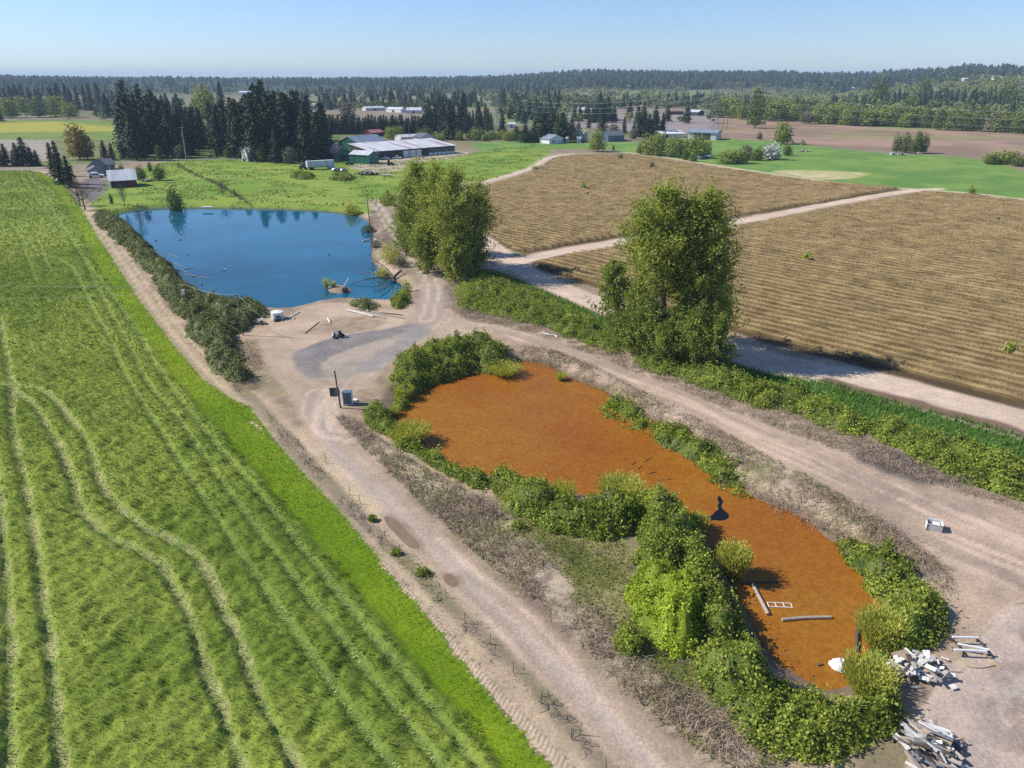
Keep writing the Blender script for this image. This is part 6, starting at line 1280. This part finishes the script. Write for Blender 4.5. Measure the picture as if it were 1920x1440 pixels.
for pts, lab in (([(288, 397), (300, 390), (311, 387)], 'pale dock boards on the north west shore of the blue pond'), ([(217, 400), (240, 396), (262, 393)], 'long pale plank edging along the north west corner')):
    q = PP(pts); o = MB().tube([(a, b, .15+zat(a, b)) for a, b in q], .3, 5).build('dock_board', DRIFT_L); tag(o, lab, 'board')
o = MB().prism([(-1.6, 0), (1.4, 0), (2.0, .5), (-1.7, .5)], -.6, .6).build('rowing_boat', WHITE, None, .05); x0, y0 = P(388, 389); o.location = (x0, y0, -.2); tag(o, 'small white boat on the north shore of the blue pond', 'boat')
# ditch line in the pasture: dark hedge tufts
thicket('ditch_hedge', np.vstack([ditch_line+np.array([-.9, 0]), (ditch_line+np.array([.9, 0]))[::-1]]), 0.8, BRAMBLE_D, 'thin dark hedge line running down the pasture ditch', 'hedge', dens=3.5, leaf=.6, wedge=.8, seed=71)
for pts, sd_, lab in (([(538, 330), (560, 324), (592, 326), (590, 334), (560, 336)], 72, 'low bramble patch left of the scrap heap in the pasture'), ([(612, 332), (640, 326), (668, 328), (670, 336), (640, 338), (618, 337)], 73, 'low bramble patch right beside the scrap heap')): thicket('bramble_thicket', TP(pts, .5), 1.8, BRAMBLE, lab, seed=sd_, dens=3, leaf=.7)

# ------------------------------------------------------------------ power line pylon and poles
def pylon(px, py, ptop, label):
    x0, y0 = P(px, py); h = ztop(ptop, y0); root = empty('lattice_pylon', (x0, y0, 0), .5, label, 'pylon'); m = MB(); b = h*.12
    def leg(t): s = b*(1-t)+.6*t; return s
    lv = np.linspace(0, 1, 9)
    for sx in (-1, 1):
        for sy in (-1, 1): m.tube([(sx*leg(t)/1.4, sy*leg(t)/1.4, h*t) for t in lv], .16, 4)
    for i in range(8):
        a, c = leg(lv[i])/1.4, leg(lv[i+1])/1.4
        for s in (-1, 1):
            m.tube([(-a, s*a, h*lv[i]), (c, s*c, h*lv[i+1])], .09, 4); m.tube([(a, s*a, h*lv[i]), (-c, s*c, h*lv[i+1])], .09, 4)
            m.tube([(s*a, -a, h*lv[i]), (s*c, c, h*lv[i+1])], .09, 4); m.tube([(s*a, a, h*lv[i]), (s*c, -c, h*lv[i+1])], .09, 4)
    m.build('lattice', GREYM, root); ends = []
    for f, w in ((.7, 7), (.82, 6), (.94, 5)):
        MB().tube([(-w, 0, h*f), (0, 0, h*f+1.2), (w, 0, h*f)], .14, 4).build('crossarm', GREYM, root)
        for s in (-1, 1): ends.append(Vector((x0+s*w*math.cos(.5), y0+s*w*math.sin(.5), h*f-.8)))
    return ends
e1 = pylon(1336, 258, 160, 'tall steel lattice pylon before the wood'); e2 = pylon(932, 240, 178, 'faint steel lattice pylon above the middle grove')
for i, (a, b) in enumerate(zip(e1, e2)): wire('pylon_wire', a, b, 7, 'high power wire strung between the two lattice pylons', .03, WIREM)['group'] = 'wires between the two pylons'
for i, a in enumerate(e1): wire('pylon_wire', a, (a[0]+330, a[1]-170+i*4, a[2]-6), 9, 'high power wire running right from the tall pylon over the fields', .03, WIREM)['group'] = 'wires running right from the pylon'
pole(768, 268, 228, 'utility pole rising behind the long white roof', 2, False, 0, .2); pole(350, 302, 238, 'tall grey pole standing against the fir grove', 2.4, False, lean_for(350, 302, 340, 238), .3, mat=BARK_P); pole(1355, 243, 208, 'left wooden pole near the pylon', 2.5, False, 0, .25); pole(1362, 243, 210, 'right wooden pole near the pylon', 2.5, False, 0, .25); pole(1140, 215, 190, 'far utility pole beyond the dark roofed house', 2, False, 0, .25)

# ------------------------------------------------------------------ air
hz = bpy.data.materials.new('haze_air'); hz.use_nodes = True; N = hz.node_tree.nodes; N.remove(N['Principled BSDF'])
pv = N.new('ShaderNodeVolumePrincipled'); pv.inputs['Color'].default_value = (.62, .80, 1.0, 1); pv.inputs['Density'].default_value = .00010; pv.inputs['Anisotropy'].default_value = 0
hz.node_tree.links.new(pv.outputs[0], N['Material Output'].inputs['Volume'])
m = MB(); m.box((0, 4000, 60), (19000, 20400, 140)); o = m.build('haze', hz); tag(o, kind='stuff')
